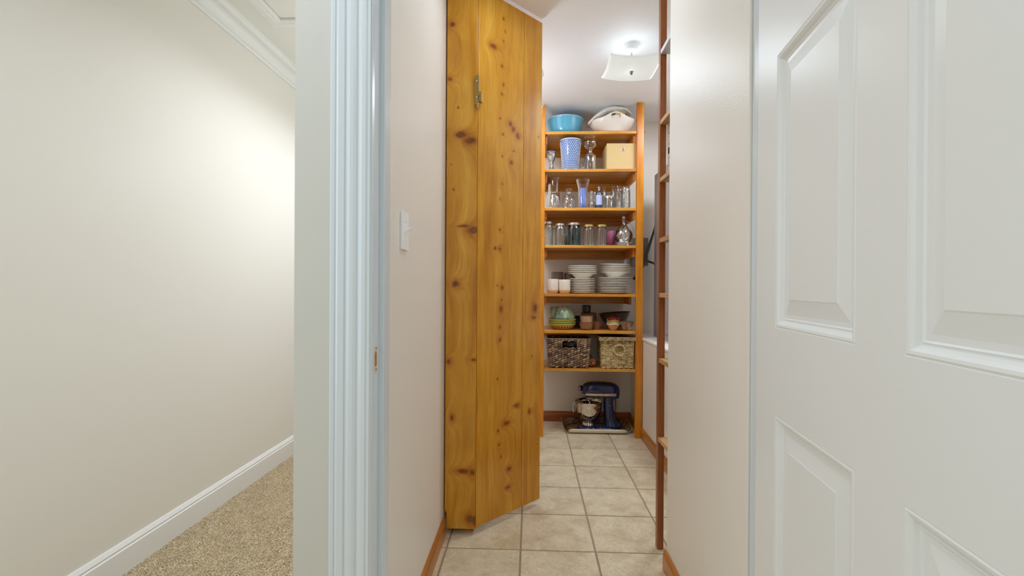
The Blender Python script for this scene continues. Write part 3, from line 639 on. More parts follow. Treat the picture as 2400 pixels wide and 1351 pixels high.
for rr_ in range(17):
    zz = 0.012+rr_*0.0127; r_ = 0.0573+(0.079-0.0573)*zz/0.232; nn = 26
    for q in range(nn):
        a_ = 2*math.pi*(q+0.5*(rr_ % 2))/nn
        mt_ = Matrix.Translation((r_*math.cos(a_), r_*math.sin(a_), zz))
        bmesh.ops.create_icosphere(bm, subdivisions=1, radius=0.0046, matrix=mt_)
o = link('hobnails', bm, plain('white_hobnail_tip', srgb(222, 228, 242), 0.15), t, smooth=True); o['kind'] = 'stuff'
t = thing('glass_bottle', (0.452, 3.62, z), 'upright clear glass jar carrying a round glass globe on the second shelf', 'glass jar')
link('bottle_body', lathe([(0, 0.006), (0.044, 0.0), (0.046, 0.01), (0.046, 0.105), (0.040, 0.13), (0.020, 0.15), (0.016, 0.165), (0.018, 0.172)], 32), GL, t, smooth=True)
t = thing('glass_globe', (0.452, 3.62, z+0.172), 'clear round glass globe balanced on the upright jar', 'glass bowl')
link('globe_body', lathe([(0.012, 0.0), (0.03, 0.006), (0.046, 0.022), (0.052, 0.045), (0.048, 0.066), (0.040, 0.078), (0.046, 0.092), (0.047, 0.092)], 32), GL, t, smooth=True)
t = thing('small_tumbler', (0.392, 3.68, z), 'small clear glass tumbler behind the round glass globe jar', 'glass')
link('glass_body', lathe([(0, 0.004), (0.026, 0.0), (0.028, 0.004), (0.032, 0.085), (0.030, 0.086)], 24), GL, t, smooth=True)
t = thing('storage_box', (0.685, 3.66, z), 'tan fabric storage box with metal grommet on the second shelf', 'box')
FB = plain('tan_woven_fabric', srgb(210, 182, 130), 0.8, bump=(500, 0.5, 0.001), var=0.05, vscale=200)
bm = bmesh.new(); v = bx(bm, -0.117, 0.117, -0.10, 0.12, 0, 0.200)
for q in v:
    if q.co.y > 0: q.co.x = q.co.x*0.98
link('box_body', bm, FB, t, bevel=0.004)
o = link('grommet', lathe([(0.0055, 0), (0.0125, 0), (0.0125, 0.002), (0.008, 0.003), (0.0055, 0.001)], 24), M['steel'], t, smooth=True); o.location = (0.005, -0.1002, 0.152); o.rotation_euler = (R(90), 0, 0)
o = link('grommet_hole', lathe([(0, 0), (0.0056, 0), (0.0056, 0.0008), (0, 0.0008)], 20), plain('dark_hole', srgb(92, 40, 22), 0.8), t); o.location = (0.005, -0.1003, 0.152); o.rotation_euler = (R(90), 0, 0)
link('bottom_edge', (lambda b_: (bx(b_, -0.119, 0.119, -0.102, -0.098, 0, 0.006), b_)[1])(bmesh.new()), plain('dark_tan_seam', srgb(120, 88, 52), 0.8), t)

# ---- shelf 3
z = SZ[2]
t = thing('glass_decanter', (0.172, 3.63, z), 'clear wide bodied glass decanter at the left end of the third shelf', 'decanter')
link('decanter_body', lathe([(0, 0.006), (0.045, 0.0), (0.053, 0.01), (0.055, 0.05), (0.054, 0.09), (0.048, 0.112), (0.034, 0.124), (0.030, 0.130), (0.034, 0.134)], 32), GL, t, smooth=True)
t = thing('glass_chimney', (0.176, 3.66, z), 'tall clear glass hurricane chimney behind the wide decanter', 'glass chimney')
link('chimney_body', lathe([(0.046, 0.0), (0.047, 0.10), (0.044, 0.14), (0.044, 0.20), (0.047, 0.25), (0.048, 0.252)], 32), GL, t, smooth=True)
t = thing('apothecary_bottle', (0.288, 3.605, z), 'round shouldered clear glass bottle with wide flared lip', 'bottle')
link('bottle_body', lathe([(0, 0.006), (0.046, 0.0), (0.052, 0.008), (0.053, 0.055), (0.048, 0.080), (0.036, 0.098), (0.022, 0.108), (0.016, 0.116), (0.016, 0.140), (0.026, 0.150), (0.026, 0.156), (0.018, 0.157)], 32), GL, t, smooth=True)
t = thing('blue_candle', (0.394, 3.62, z), 'periwinkle blue pillar candle standing in a flared glass vase', 'candle')
link('candle_wax', lathe([(0, 0), (0.029, 0.0), (0.029, 0.05), (0.0275, 0.054), (0.0275, 0.158), (0.025, 0.163), (0, 0.160)], 28), plain('blue_wax', srgb(104, 132, 220), 0.4), t, smooth=True)
t = thing('flared_glass_vase', (0.396, 3.622, z), 'clear trumpet shaped glass vase around the blue candle', 'vase')
link('vase_body', lathe([(0.032, 0.0), (0.033, 0.08), (0.036, 0.16), (0.052, 0.215), (0.056, 0.228)], 32), GL, t, smooth=True)
t = thing('bud_vase', (0.462, 3.61, z), 'small clear bud vase with bulbous base right of the blue candle', 'vase')
link('vase_body', lathe([(0, 0.004), (0.014, 0.0), (0.023, 0.016), (0.024, 0.03), (0.016, 0.048), (0.013, 0.07), (0.014, 0.12), (0.020, 0.146), (0.019, 0.146)], 24), GL, t, smooth=True)
t = thing('blue_bottle', (0.519, 3.61, z), 'slim clear bottle of blue liquid with pale label', 'bottle')
link('bottle_body', lathe([(0, 0.003), (0.022, 0.0), (0.0235, 0.004), (0.0235, 0.115), (0.019, 0.13), (0.010, 0.142), (0.0095, 0.165), (0.012, 0.172), (0.012, 0.178), (0.010, 0.178)], 24), GB, t, smooth=True)
link('liquid', lathe([(0, 0.003), (0.021, 0.003), (0.021, 0.095), (0, 0.095)], 24), plain('blue_liquid', srgb(104, 126, 214), 0.2), t, smooth=True)
link('label_band', lathe([(0.0242, 0.032), (0.0242, 0.108)], 24), plain('pale_blue_label', srgb(176, 196, 236), 0.5), t, smooth=True)
for i, (x, yy, r, h, lb) in enumerate(((0.566, 3.66, 0.021, 0.182, 'slim clear bottle just behind the small silver lidded jar'), (0.640, 3.69, 0.022, 0.198, 'tallest slim clear bottle, behind and right of the silver lidded jar'))):
    t = thing('clear_bottle', (x, yy, z), lb, 'bottle')
    link('bottle_body', lathe([(0, 0.004), (r*0.9, 0.0), (r, 0.005), (r, h*0.55), (r*0.85, h*0.66), (r*0.5, h*0.78), (r*0.45, h*0.93), (r*0.62, h*0.95), (r*0.62, h), (r*0.5, h)], 24), GL, t, smooth=True)
for x_, yy in ((0.497, 3.70), (0.545, 3.72)):
    t = thing('narrow_vase', (x_, yy, z), 'narrow clear tube vase %s the blue bottle' % ('left behind' if x_ < 0.5 else 'right behind'), 'vase')
    link('vase_body', lathe([(0, 0.004), (0.018, 0.0), (0.018, 0.15), (0.0175, 0.151)], 20), GL, t, smooth=True)
jar((0.598, 3.60, z), 0.037, 0.100, 'short quilted glass jar with a silver lid on the third shelf', LIDS, neck=0.9)
jar((0.722, 3.61, z), 0.035, 0.172, 'open clear canning jar at the right end of the third shelf', neck=0.86)
jar((0.690, 3.70, z), 0.040, 0.195, 'larger open clear jar behind the canning jar on the third shelf', mat=GL, neck=0.9)

# ---- shelf 4
z = SZ[3]
jar((0.131, 3.61, z), 0.037, 0.186, 'silver lidded canning jar at the left end of the fourth shelf', LIDS)
jar((0.180, 3.74, z), 0.030, 0.170, 'narrow gold lidded jar behind the two leftmost canning jars', LIDG, mat=GL)
jar((0.222, 3.60, z), 0.038, 0.170, 'embossed canning jar with a dull silver lid, left of the teal jar', LIDS)
t = thing('tall_tube_glass', (0.262, 3.72, z), 'clear straight glass behind and left of the teal jar', 'glass'); link('glass_body', lathe([(0, 0.004), (0.03, 0.0), (0.03, 0.19), (0.029, 0.191)], 24), GL, t, smooth=True)
jar((0.331, 3.62, z), 0.050, 0.178, 'teal tinted canning jar with a silver lid', LIDS, mat=GT, neck=0.86)
jar((0.442, 3.61, z), 0.040, 0.163, 'gold lidded clear jar directly right of the teal jar', LIDG, mat=GL, neck=0.84)
jar((0.541, 3.61, z), 0.038, 0.163, 'gold lidded clear jar just left of the mauve candle', LIDG, mat=GL, neck=0.88)
t = thing('mauve_candle', (0.615, 3.665, z), 'mauve pillar candle beside the glass decanter', 'candle')
link('candle_wax', lathe([(0, 0), (0.042, 0.0), (0.0425, 0.115), (0.039, 0.122), (0.036, 0.119), (0, 0.117)], 32), plain('mauve_wax', srgb(168, 96, 132), 0.35), t, smooth=True)
t = thing('stoppered_decanter', (0.707, 3.60, z), 'crystal decanter with ball stopper and cut base on the fourth shelf', 'decanter')
link('decanter_body', lathe([(0, 0.004), (0.045, 0.0), (0.068, 0.010), (0.050, 0.030), (0.060, 0.045), (0.069, 0.072), (0.066, 0.098), (0.050, 0.126), (0.028, 0.150), (0.015, 0.170), (0.013, 0.190), (0.019, 0.198), (0.019, 0.201), (0.012, 0.201)], 36, rfun=lambda a_, z_: 1+(0.06*math.cos(10*a_) if z_ < 0.035 else 0)), thin_glass('crystal', (0.9, 0.9, 0.89, 1), 1.4, body=0.13, emboss=30, rough=0.04), t, smooth=True)
link('stopper', lathe([(0, 0.196), (0.009, 0.198), (0.010, 0.205), (0.017, 0.212), (0.018, 0.222), (0.013, 0.232), (0, 0.236)], 24), thin_glass('crystal_ball', (0.85, 0.85, 0.85, 1), 1.5, body=0.3, rough=0.05), t, smooth=True)
link('pour_handle', tube([(0.018, 0, 0.192), (0.040, 0, 0.180), (0.060, 0.0, 0.150), (0.074, 0, 0.120), (0.076, 0, 0.090), (0.066, 0, 0.070)], 0.0035, 8, up=(0, 1, 0)), GL, t, smooth=True)

# ---- shelf 5: cups, plates, bowls
z = SZ[4]
def mug(x, y, r, h, lab, matb, matl, group=None):
    t = thing('cup', (x, y, z), lab, 'cup', group)
    link('cup_body', lathe([(0, 0.003), (r*0.66, 0.0), (r*0.76, 0.003), (r*0.93, 0.018), (r, 0.036), (r, h-0.003), (r*0.985, h), (r*0.93, h-0.002), (r*0.91, 0.035), (r*0.7, 0.01), (0, 0.008)], 32), matb, t, smooth=True)
    if matl: link('base_band', lathe([(r*0.665, -0.0001), (r*0.775, 0.0028), (r*0.945, 0.018), (r*0.985, 0.026)], 32), matl, t, smooth=True)
    return t
MB = plain('speckled_cream_glaze', srgb(232, 222, 208), 0.3, var=0.06, vscale=40); ML = plain('bare_tan_clay', srgb(220, 186, 146), 0.6)
mug(0.168, 3.60, 0.0455, 0.110, 'cream handleless cup with tan base, leftmost on the plate shelf', MB, ML)
mug(0.259, 3.60, 0.0445, 0.107, 'cream handleless cup with tan base, touching the small plate stack', MB, ML)
BR = plain('brown_grey_glaze', srgb(140, 122, 108), 0.35, var=0.2)
mug(0.215, 3.80, 0.050, 0.172, 'brown glazed tall cup behind the leftmost cream cup', BR, None)
mug(0.318, 3.82, 0.046, 0.166, 'brown glazed tall cup behind the small plate stack', BR, None)
ORD = ['lowest', 'second', 'third', 'fourth', 'fifth', 'sixth', 'seventh', 'eighth', 'ninth', 'tenth', 'eleventh']
def ordn(i, n): return 'lowest' if i == 0 else ('topmost' if i == n-1 else ORD[i]+' from the bottom')
def plate_mesh(r, h):
    return lathe([(0, 0.0015), (r*0.58, 0.0), (r*0.61, 0.002), (r*0.64, 0.006), (r*0.97, h-0.003), (r, h-0.0015), (r, h), (r*0.985, h+0.0004), (r*0.68, h-0.004), (r*0.60, 0.008), (0, 0.007)], 40)
rp = random.Random(11)
def stack(cx, cy_, z0, n, r, h, pitch, name, part, cat, lab, group, mesh_fn, jitter=0.0022):
    proto = None; me = None
    for i in range(n):
        zz = z0+i*pitch+(0.0001*i)
        loc = (cx+rp.uniform(-jitter, jitter), cy_+rp.uniform(-jitter, jitter), zz)
        t = thing(name, loc, lab % ordn(i, n), cat, group)
        if me is None:
            o = link(part, mesh_fn(r, h), PLATE, t, smooth=True); me = o.data
        else: link(part, me, None, t)
        t.rotation_euler = (0, 0, rp.uniform(0, 3))
    return z0+(n-1)*pitch+h
zt1 = stack(0.400, 3.665, z, 9, 0.100, 0.0125, 0.0130, 'side_plate', 'plate_body', 'plate', 'white side plate, %s in the left plate stack', 'side plates in the left stack', plate_mesh)
zt2 = stack(0.660, 3.695, z, 10, 0.138, 0.014, 0.0124, 'dinner_plate', 'plate_body', 'plate', 'white dinner plate, %s in the right plate stack', 'dinner plates in the right stack', plate_mesh)
def wide_bowl(r, h):
    return lathe([(0, 0.002), (r*0.44, 0.0), (r*0.47, 0.003), (r*0.60, h*0.42), (r*0.74, h*0.80), (r*0.97, h-0.003), (r, h-0.001), (r, h+0.001), (r*0.97, h+0.001), (r*0.72, h*0.86), (r*0.56, h*0.48), (r*0.40, 0.008), (0, 0.007)], 40)
stack(0.402, 3.665, zt1+0.0008, 5, 0.111, 0.040, 0.0142, 'soup_bowl', 'bowl_body', 'bowl', 'white wide rimmed bowl, %s on the left plates', 'soup bowls on the left plate stack', wide_bowl)
zb = stack(0.662, 3.695, zt2+0.0008, 4, 0.1165, 0.044, 0.0134, 'serving_bowl', 'bowl_body', 'bowl', 'white wide rimmed bowl, %s of the four nested on the right plates', 'serving bowls on the right plate stack', wide_bowl)
t = thing('shallow_bowl', (0.660, 3.695, zb-0.006), 'white shallow bowl crowning the right stack', 'bowl'); t.rotation_euler = (R(0), R(1.5), 0)
link('bowl_body', lathe(bowlp(0.1165, 0.026, 0.062, e=0.8), 40), PLATE, t, smooth=True)

# ---- shelf 6: pottery
z = SZ[5]
k = N('leaf_painted_glaze'); tc = k.n('ShaderNodeTexCoord'); sep = k.n('ShaderNodeSeparateXYZ'); k.l(tc.outputs['Object'], sep.inputs[0])
an = k.n('ShaderNodeMath', operation='ARCTAN2'); k.l(sep.outputs[1], an.inputs[0]); k.l(sep.outputs[0], an.inputs[1])
w1 = k.n('ShaderNodeMath', operation='MULTIPLY'); k.l(an.outputs[0], w1.inputs[0]); w1.inputs[1].default_value = 26
zz_ = k.n('ShaderNodeMath', operation='MULTIPLY_ADD'); k.l(sep.outputs[2], zz_.inputs[0]); zz_.inputs[1].default_value = 1.0; zz_.inputs[2].default_value = -0.019
az = k.n('ShaderNodeMath', operation='ABSOLUTE'); k.l(zz_.outputs[0], az.inputs[0])
sl = k.n('ShaderNodeMath', operation='MULTIPLY_ADD'); k.l(az.outputs[0], sl.inputs[0]); sl.inputs[1].default_value = 260; k.l(w1.outputs[0], sl.inputs[2])
sn = k.n('ShaderNodeMath', operation='SINE'); k.l(sl.outputs[0], sn.inputs[0])
wdt = k.n('ShaderNodeMath', operation='LESS_THAN'); k.l(az.outputs[0], wdt.inputs[0]); wdt.inputs[1].default_value = 0.009
gt = k.n('ShaderNodeMath', operation='GREATER_THAN'); k.l(sn.outputs[0], gt.inputs[0]); gt.inputs[1].default_value = 0.45
ml = k.n('ShaderNodeMath', operation='MULTIPLY'); k.l(wdt.outputs[0], ml.inputs[0]); k.l(gt.outputs[0], ml.inputs[1])
k.l(k.mix(ml.outputs[0], srgb(206, 166, 88), srgb(52, 58, 30)), k.p.inputs['Base Color']); k.p.inputs['Roughness'].default_value = 0.25; LEAF = k.m
YG = plain('lime_green_rim', srgb(168, 190, 96), 0.25)
zz = z; mr_ = None
for i, (rb_, hh) in enumerate(((0.070, 0.044), (0.070, 0.044), (0.072, 0.044))):
    t = thing('leaf_bowl', (0.247, 3.665, zz), 'yellow bowl painted with green leaves, %s of three' % ('lowest', 'middle', 'topmost')[i], 'bowl', 'leaf painted bowls on the pottery shelf')
    link('bowl_body', lathe(bowlp(0.108, hh, rb_, e=0.75), 40), LEAF, t, smooth=True)
    link('rim', lathe([(0.1075, hh-0.004), (0.1105, hh-0.001), (0.110, hh+0.0022), (0.105, hh+0.002)], 40), YG, t, smooth=True); zz += 0.0165
k = N('sea_green_glaze'); tc = k.n('ShaderNodeTexCoord'); mp = k.n('ShaderNodeVectorMath', operation='MULTIPLY'); k.l(tc.outputs['Object'], mp.inputs[0]); mp.inputs[1].default_value = (1, 1, 0.35)
a = k.n('ShaderNodeTexNoise', i_Vector=mp.outputs[0], i_Scale=40.0, i_Detail=5.0); r = k.ramp(a.outputs[0], [(0.34, srgb(92, 120, 98)), (0.5, srgb(136, 164, 144)), (0.6, srgb(160, 166, 112)), (0.7, srgb(182, 196, 168))])
k.l(r.outputs[0], k.p.inputs['Base Color']); k.p.inputs['Roughness'].default_value = 0.2; SG = k.m
t = thing('ceramic_pitcher', (0.262, 3.665, zz+0.026), 'mottled sea green ceramic pitcher resting upside down on the leaf bowls', 'pitcher')
link('pitcher_body', lathe([(0.082, 0.0), (0.088, 0.004), (0.086, 0.025), (0.078, 0.055), (0.064, 0.080), (0.052, 0.096), (0.046, 0.100), (0.0, 0.101)], 36), SG, t, smooth=True)
link('handle', tube([(-0.078, -0.01, 0.014), (-0.098, -0.012, 0.010), (-0.106, -0.012, 0.030), (-0.104, -0.012, 0.060), (-0.096, -0.01, 0.088), (-0.068, -0.006, 0.092), (-0.052, 0, 0.088)], [0.009, 0.010, 0.011, 0.012, 0.012, 0.010, 0.009], 10, up=(0, 1, 0)), SG, t, smooth=True)
CL = plain('speckled_tan_clay', srgb(178, 140, 108), 0.4, var=0.22, vscale=30); CLD = plain('brown_clay', srgb(140, 98, 72), 0.45, var=0.25, vscale=25)
def bowlthing(name, loc, r, h, rb, mat, lab, e=0.55, cat='bowl', group=None):
    t = thing(name, loc, lab, cat, group); link('bowl_body', lathe(bowlp(r, h, rb, e=e), 32), mat, t, smooth=True); return t
bowlthing('clay_bowl', (0.428, 3.61, z), 0.053, 0.060, 0.034, CLD, 'speckled brown clay bowl under a tan clay cup', 0.35)
bowlthing('clay_cup', (0.430, 3.61, z+0.0445), 0.048, 0.062, 0.034, CL, 'tan speckled clay cup sitting in the brown clay bowl', 0.2, 'cup')
bowlthing('small_clay_bowl', (0.507, 3.66, z), 0.050, 0.060, 0.026, CLD, 'reddish brown flared bowl behind the clay cup', 0.9)
bowlthing('clay_vase', (0.470, 3.80, z), 0.062, 0.120, 0.052, plain('dusky_clay', srgb(130, 104, 86), 0.45, var=0.2), 'dusky brown round pot behind the clay cup', 0.25, 'pot')
bowlthing('dark_cup', (0.452, 3.80, z+0.122), 0.036, 0.060, 0.030, plain('black_clay', srgb(62, 52, 48), 0.4), 'small black cup standing on the dusky pot', 0.3, 'cup')
bowlthing('dark_plate_bowl', (0.395, 3.83, z), 0.060, 0.090, 0.040, plain('very_dark_clay', srgb(56, 46, 42), 0.4), 'very dark bowl behind the leaf bowls and clay cup', 0.5)
DKB = plain('black_brown_wood', srgb(84, 70, 62), 0.3, var=0.3, vscale=14)
t = bowlthing('dark_salad_bowl', (0.685, 3.80, z+0.012), 0.125, 0.112, 0.045, DKB, 'large dark brown bowl tilted behind the small coloured bowls', 0.62); t.rotation_euler = (0, R(-5), 0)
for i, (nm, c_) in enumerate((('cream and tan', srgb(206, 160, 118)), ('cream', srgb(226, 214, 188)), ('mustard yellow', srgb(206, 168, 72)), ('dark red', srgb(140, 44, 38)))):
    t = bowlthing('square_bowl', (0.633, 3.61, z+0.0002+i*0.0165), 0.050, 0.046, 0.022, plain(nm.replace(' ', '_')+'_glaze', c_, 0.3), nm+' small wavy rimmed bowl, '+('lowest', 'second', 'third', 'topmost')[i]+' in its stack', 0.8, 'bowl', 'small wavy bowls')
    if i == 0: 
        link('rim', lathe([(0.0495, 0.043), (0.0525, 0.046), (0.051, 0.0485), (0.047, 0.048)], 32), PLATE, t, smooth=True)
for ob in [o_ for o_ in bpy.data.objects if o_.parent and o_.parent.name.startswith('square_bowl')]:
    for v in ob.data.vertices:
        q = max(0, v.co.z-0.015)/0.031; a_ = math.atan2(v.co.y, v.co.x); v.co.z += 0.004*math.cos(4*a_)*q
k = N('drip_glaze'); tc = k.n('ShaderNodeTexCoord'); a = k.n('ShaderNodeTexNoise', i_Vector=tc.outputs['Object'], i_Scale=22.0, i_Detail=4.0)
r = k.ramp(a.outputs[0], [(0.4, srgb(122, 88, 66)), (0.55, srgb(150, 116, 90)), (0.62, srgb(206, 184, 160))]); k.l(r.outputs[0], k.p.inputs['Base Color']); k.p.inputs['Roughness'].default_value = 0.25
bowlthing('drip_glazed_bowl', (0.735, 3.605, z), 0.050, 0.068, 0.034, k.m, 'brown drip glazed bowl beside the right post', 0.4)

# ---- shelf 7: baskets
z = SZ[6]
def weave(parent, w, d, h, z0, cw, ch, mat, hole=None, bulge=0.0035, seed=1, name='woven_strands', taper=0.0, slant=0.34, lxf=0.66, lzf=0.50):
    rr = random.Random(seed); bm = bmesh.new(); rows = int(round(h/ch)); ch = h/rows
    tmpl = bmesh.new(); bmesh.ops.create_uvsphere(tmpl, u_segments=8, v_segments=5, radius=1); vs_ = [v.co.copy() for v in tmpl.verts]; tmpl.verts.index_update(); fs_ = [[v.index for v in f.verts] for f in tmpl.faces]; tmpl.free()
    for side in range(4):
        Ls = w if side % 2 == 0 else d; nc = int(round(Ls/cw)); cs_ = Ls/nc
        for j in range(rows):
            zc = z0+(j+0.5)*ch; sc_ = 1-taper*(1-zc/h)
            for i in range(nc):
                zc = z0+(j+0.5)*ch
                s_ = -Ls/2+(i+0.5)*cs_
                if s_ > Ls/2: continue
                if hole and side in (0, 2) and abs(s_-hole[0]) < hole[1] and hole[2] < zc < hole[3]: continue
                rot = rr.uniform(-0.10, 0.10)+slant; lx, lz = cs_*lxf, ch*lzf*rr.uniform(0.88, 1.12); zc += (0.25 if i % 2 else -0.25)*ch
                base = {0: (s_*sc_, -d/2*sc_), 1: (w/2*sc_, s_*sc_), 2: (s_*sc_, d/2*sc_), 3: (-w/2*sc_, s_*sc_)}[side]
                vv_ = []
                for q in vs_:
                    a_, b_ = q.x*lx, q.z*lz; a2, b2 = a_*math.cos(rot)-b_*math.sin(rot), a_*math.sin(rot)+b_*math.cos(rot); n2 = q.y*bulge*1.3
                    p = (base[0]+a2, base[1]+n2, zc+b2) if side % 2 == 0 else (base[0]+n2, base[1]+a2, zc+b2)
                    vv_.append(bm.verts.new(p))
                for f in fs_: bm.faces.new([vv_[q] for q in f])
    o = link(name, bm, mat, parent, smooth=True); o['kind'] = 'stuff'; return o
def strand_mat(name, stops, rough=0.45):
    k = N(name); tc = k.n('ShaderNodeTexCoord'); a = k.n('ShaderNodeTexNoise', i_Vector=tc.outputs['Object'], i_Scale=75.0, i_Detail=3.0)
    g = k.n('ShaderNodeNewGeometry'); mxx = k.n('ShaderNodeMath', operation='MULTIPLY_ADD'); k.l(g.outputs['Random Per Island'], mxx.inputs[0]); mxx.inputs[1].default_value = 0.5
    ha = k.n('ShaderNodeMath', operation='MULTIPLY'); k.l(a.outputs[0], ha.inputs[0]); ha.inputs[1].default_value = 0.5; k.l(ha.outputs[0], mxx.inputs[2])
    r = k.ramp(mxx.outputs[0], stops); k.l(r.outputs[0], k.p.inputs['Base Color']); k.p.inputs['Roughness'].default_value = rough; return k.m
DW = strand_mat('dark_hyacinth_strand', [(0.25, srgb(70, 50, 38)), (0.45, srgb(112, 84, 60)), (0.6, srgb(150, 118, 88)), (0.8, srgb(178, 148, 114))], 0.4)
TW = strand_mat('pale_seagrass_strand', [(0.25, srgb(150, 122, 76)), (0.5, srgb(204, 178, 124)), (0.75, srgb(226, 206, 158))], 0.55)
t = thing('dark_basket', (0.292, 3.665, z), 'dark brown woven basket with a handle slot on the bottom shelf', 'basket')
BW, BD, BH = 0.322, 0.26, 0.222
weave(t, BW, BD, BH-0.008, 0.006, 0.0245, 0.0165, DW, hole=(0.005, 0.055, 0.155, 0.208), seed=2, taper=0.09)
bm = bmesh.new()
I0, I1 = BW/2-0.006, BD/2-0.006
for q in ((-I0, I0, -I1-0.003, -I1+0.003, 0.002, 0.155), (-I0, -0.055, -I1-0.003, -I1+0.003, 0.155, 0.212), (0.062, I0, -I1-0.003, -I1+0.003, 0.155, 0.212), (-I0, I0, I1-0.003, I1+0.003, 0.002, 0.212), (-I0-0.003, -I0+0.003, -I1, I1, 0.002, 0.212), (I0-0.003, I0+0.003, -I1, I1, 0.002, 0.212), (-I0, I0, -I1, I1, 0.002, 0.006)): bx(bm, *q)
for v in bm.verts: s_ = 1-0.09*(1-v.co.z/BH); v.co.x *= s_*0.985; v.co.y *= s_*0.985
link('basket_liner', bm, plain('dark_reed', srgb(34, 26, 22), 0.6), t)
link('basket_rim', tube([(-BW/2, -BD/2, BH), (BW/2, -BD/2, BH), (BW/2, BD/2, BH), (-BW/2, BD/2, BH)], 0.0055, 8, closed=True), DW, t, smooth=True)
bm = bmesh.new()
for (a_, b_) in (((-0.056, 0.152), (0.062, 0.152)), ((-0.056, 0.152), (-0.056, 0.210)), ((0.062, 0.152), (0.062, 0.210)), ((-0.056, 0.210), (0.062, 0.210))): tube([(a_[0], -BD/2+0.001, a_[1]), (b_[0], -BD/2+0.001, b_[1])], 0.0048, 6, bm)
link('handle_binding', bm, DW, t, smooth=True)
crumple('black_bag', (0.292, 3.68, z+0.150), (0.095, 0.075, 0.085), plain('black_plastic', srgb(22, 22, 26), 0.25), 0.5, 'black plastic bag bulging out of the dark basket', 'bag', seed=9)
t = thing('lidded_basket', (0.656, 3.655, z), 'pale seagrass basket with a lid and ring handle on the bottom shelf', 'basket')
CW_, CD, CH = 0.245, 0.23, 0.212
weave(t, CW_, CD, CH-0.004, 0.004, 0.0205, 0.0118, TW, seed=5, bulge=0.0032, taper=0.07, slant=0.06, lxf=0.74, lzf=0.42)
bm = bmesh.new(); bx(bm, -CW_/2+0.003, CW_/2-0.003, -CD/2+0.003, CD/2-0.003, 0.001, CH)
for v in bm.verts: s_ = 1-0.07*(1-v.co.z/CH); v.co.x *= s_; v.co.y *= s_
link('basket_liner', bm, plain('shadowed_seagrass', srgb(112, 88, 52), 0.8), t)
ld = box('lid', (-0.133, 0.133, -0.127, 0.127, CH+0.002, CH+0.026), plain('seagrass_lid_core', srgb(150, 122, 78), 0.8), t, bevel=0.004)
bm = bmesh.new()
for rz_ in (0.005, 0.014, 0.023):
    for (sx, n_) in ((0, 26), (1, 24)):
        for s2 in (-1, 1):
            for i in range(n_):
                u_ = (-0.133+0.266*(i+0.5)/n_) if sx == 0 else (-0.127+0.254*(i+0.5)/n_)
                p = (u_, s2*0.129, CH+rz_) if sx == 0 else (s2*0.135, u_, CH+rz_)
                bmesh.ops.create_icosphere(bm, subdivisions=1, radius=1, matrix=Matrix.Translation(p) @ Matrix.Rotation(0.6, 4, 'Y' if sx == 0 else 'X') @ Matrix.Diagonal((0.0062, 0.004, 0.0042, 1) if sx == 0 else (0.004, 0.0062, 0.0042, 1)))
o = link('lid_strands', bm, TW, ld, smooth=True); o['kind'] = 'stuff'
rh = bpy.data.objects.new('ring_handle', None)
link('ring_handle', tube([(0.012+0.040*math.cos(a_), -CD/2-0.010-0.004*math.cos(a_), 0.142+0.040*math.sin(a_)) for a_ in [2*math.pi*i/28 for i in range(28)]], 0.0058, 8, closed=True), TW, t, smooth=True)
bpy.data.objects.remove(rh)
bm = tube([(-0.02, -CD/2-0.004, 0.175), (0.012, -CD/2-0.018, 0.183), (0.044, -CD/2-0.004, 0.175)], 0.006, 8); link('handle_loop', bm, TW, t, smooth=True)
t = thing('rolling_pin', (0.478, 3.63, z+0.034), 'wooden rolling pin lying end on between the two baskets', 'rolling pin')
link('roller', (lambda b_: (bmesh.ops.rotate(b_, verts=b_.verts, cent=(0, 0, 0), matrix=Matrix.Rotation(R(-90), 3, 'X')), b_)[1])(lathe([(0, 0.0), (0.028, 0.0), (0.031, 0.004), (0.031, 0.24), (0.028, 0.244), (0, 0.244)], 28)), plain('worn_maple', srgb(188, 140, 92), 0.5, var=0.12), t, smooth=False)
link('handle', (lambda b_: (bmesh.ops.rotate(b_, verts=b_.verts, cent=(0, 0, 0), matrix=Matrix.Rotation(R(90), 3, 'X')), b_)[1])(lathe([(0, 0), (0.008, 0), (0.010, 0.02), (0.012, 0.045), (0.009, 0.06), (0, 0.062)], 20)), plain('red_painted_wood', srgb(214, 74, 40), 0.35), t, smooth=True)

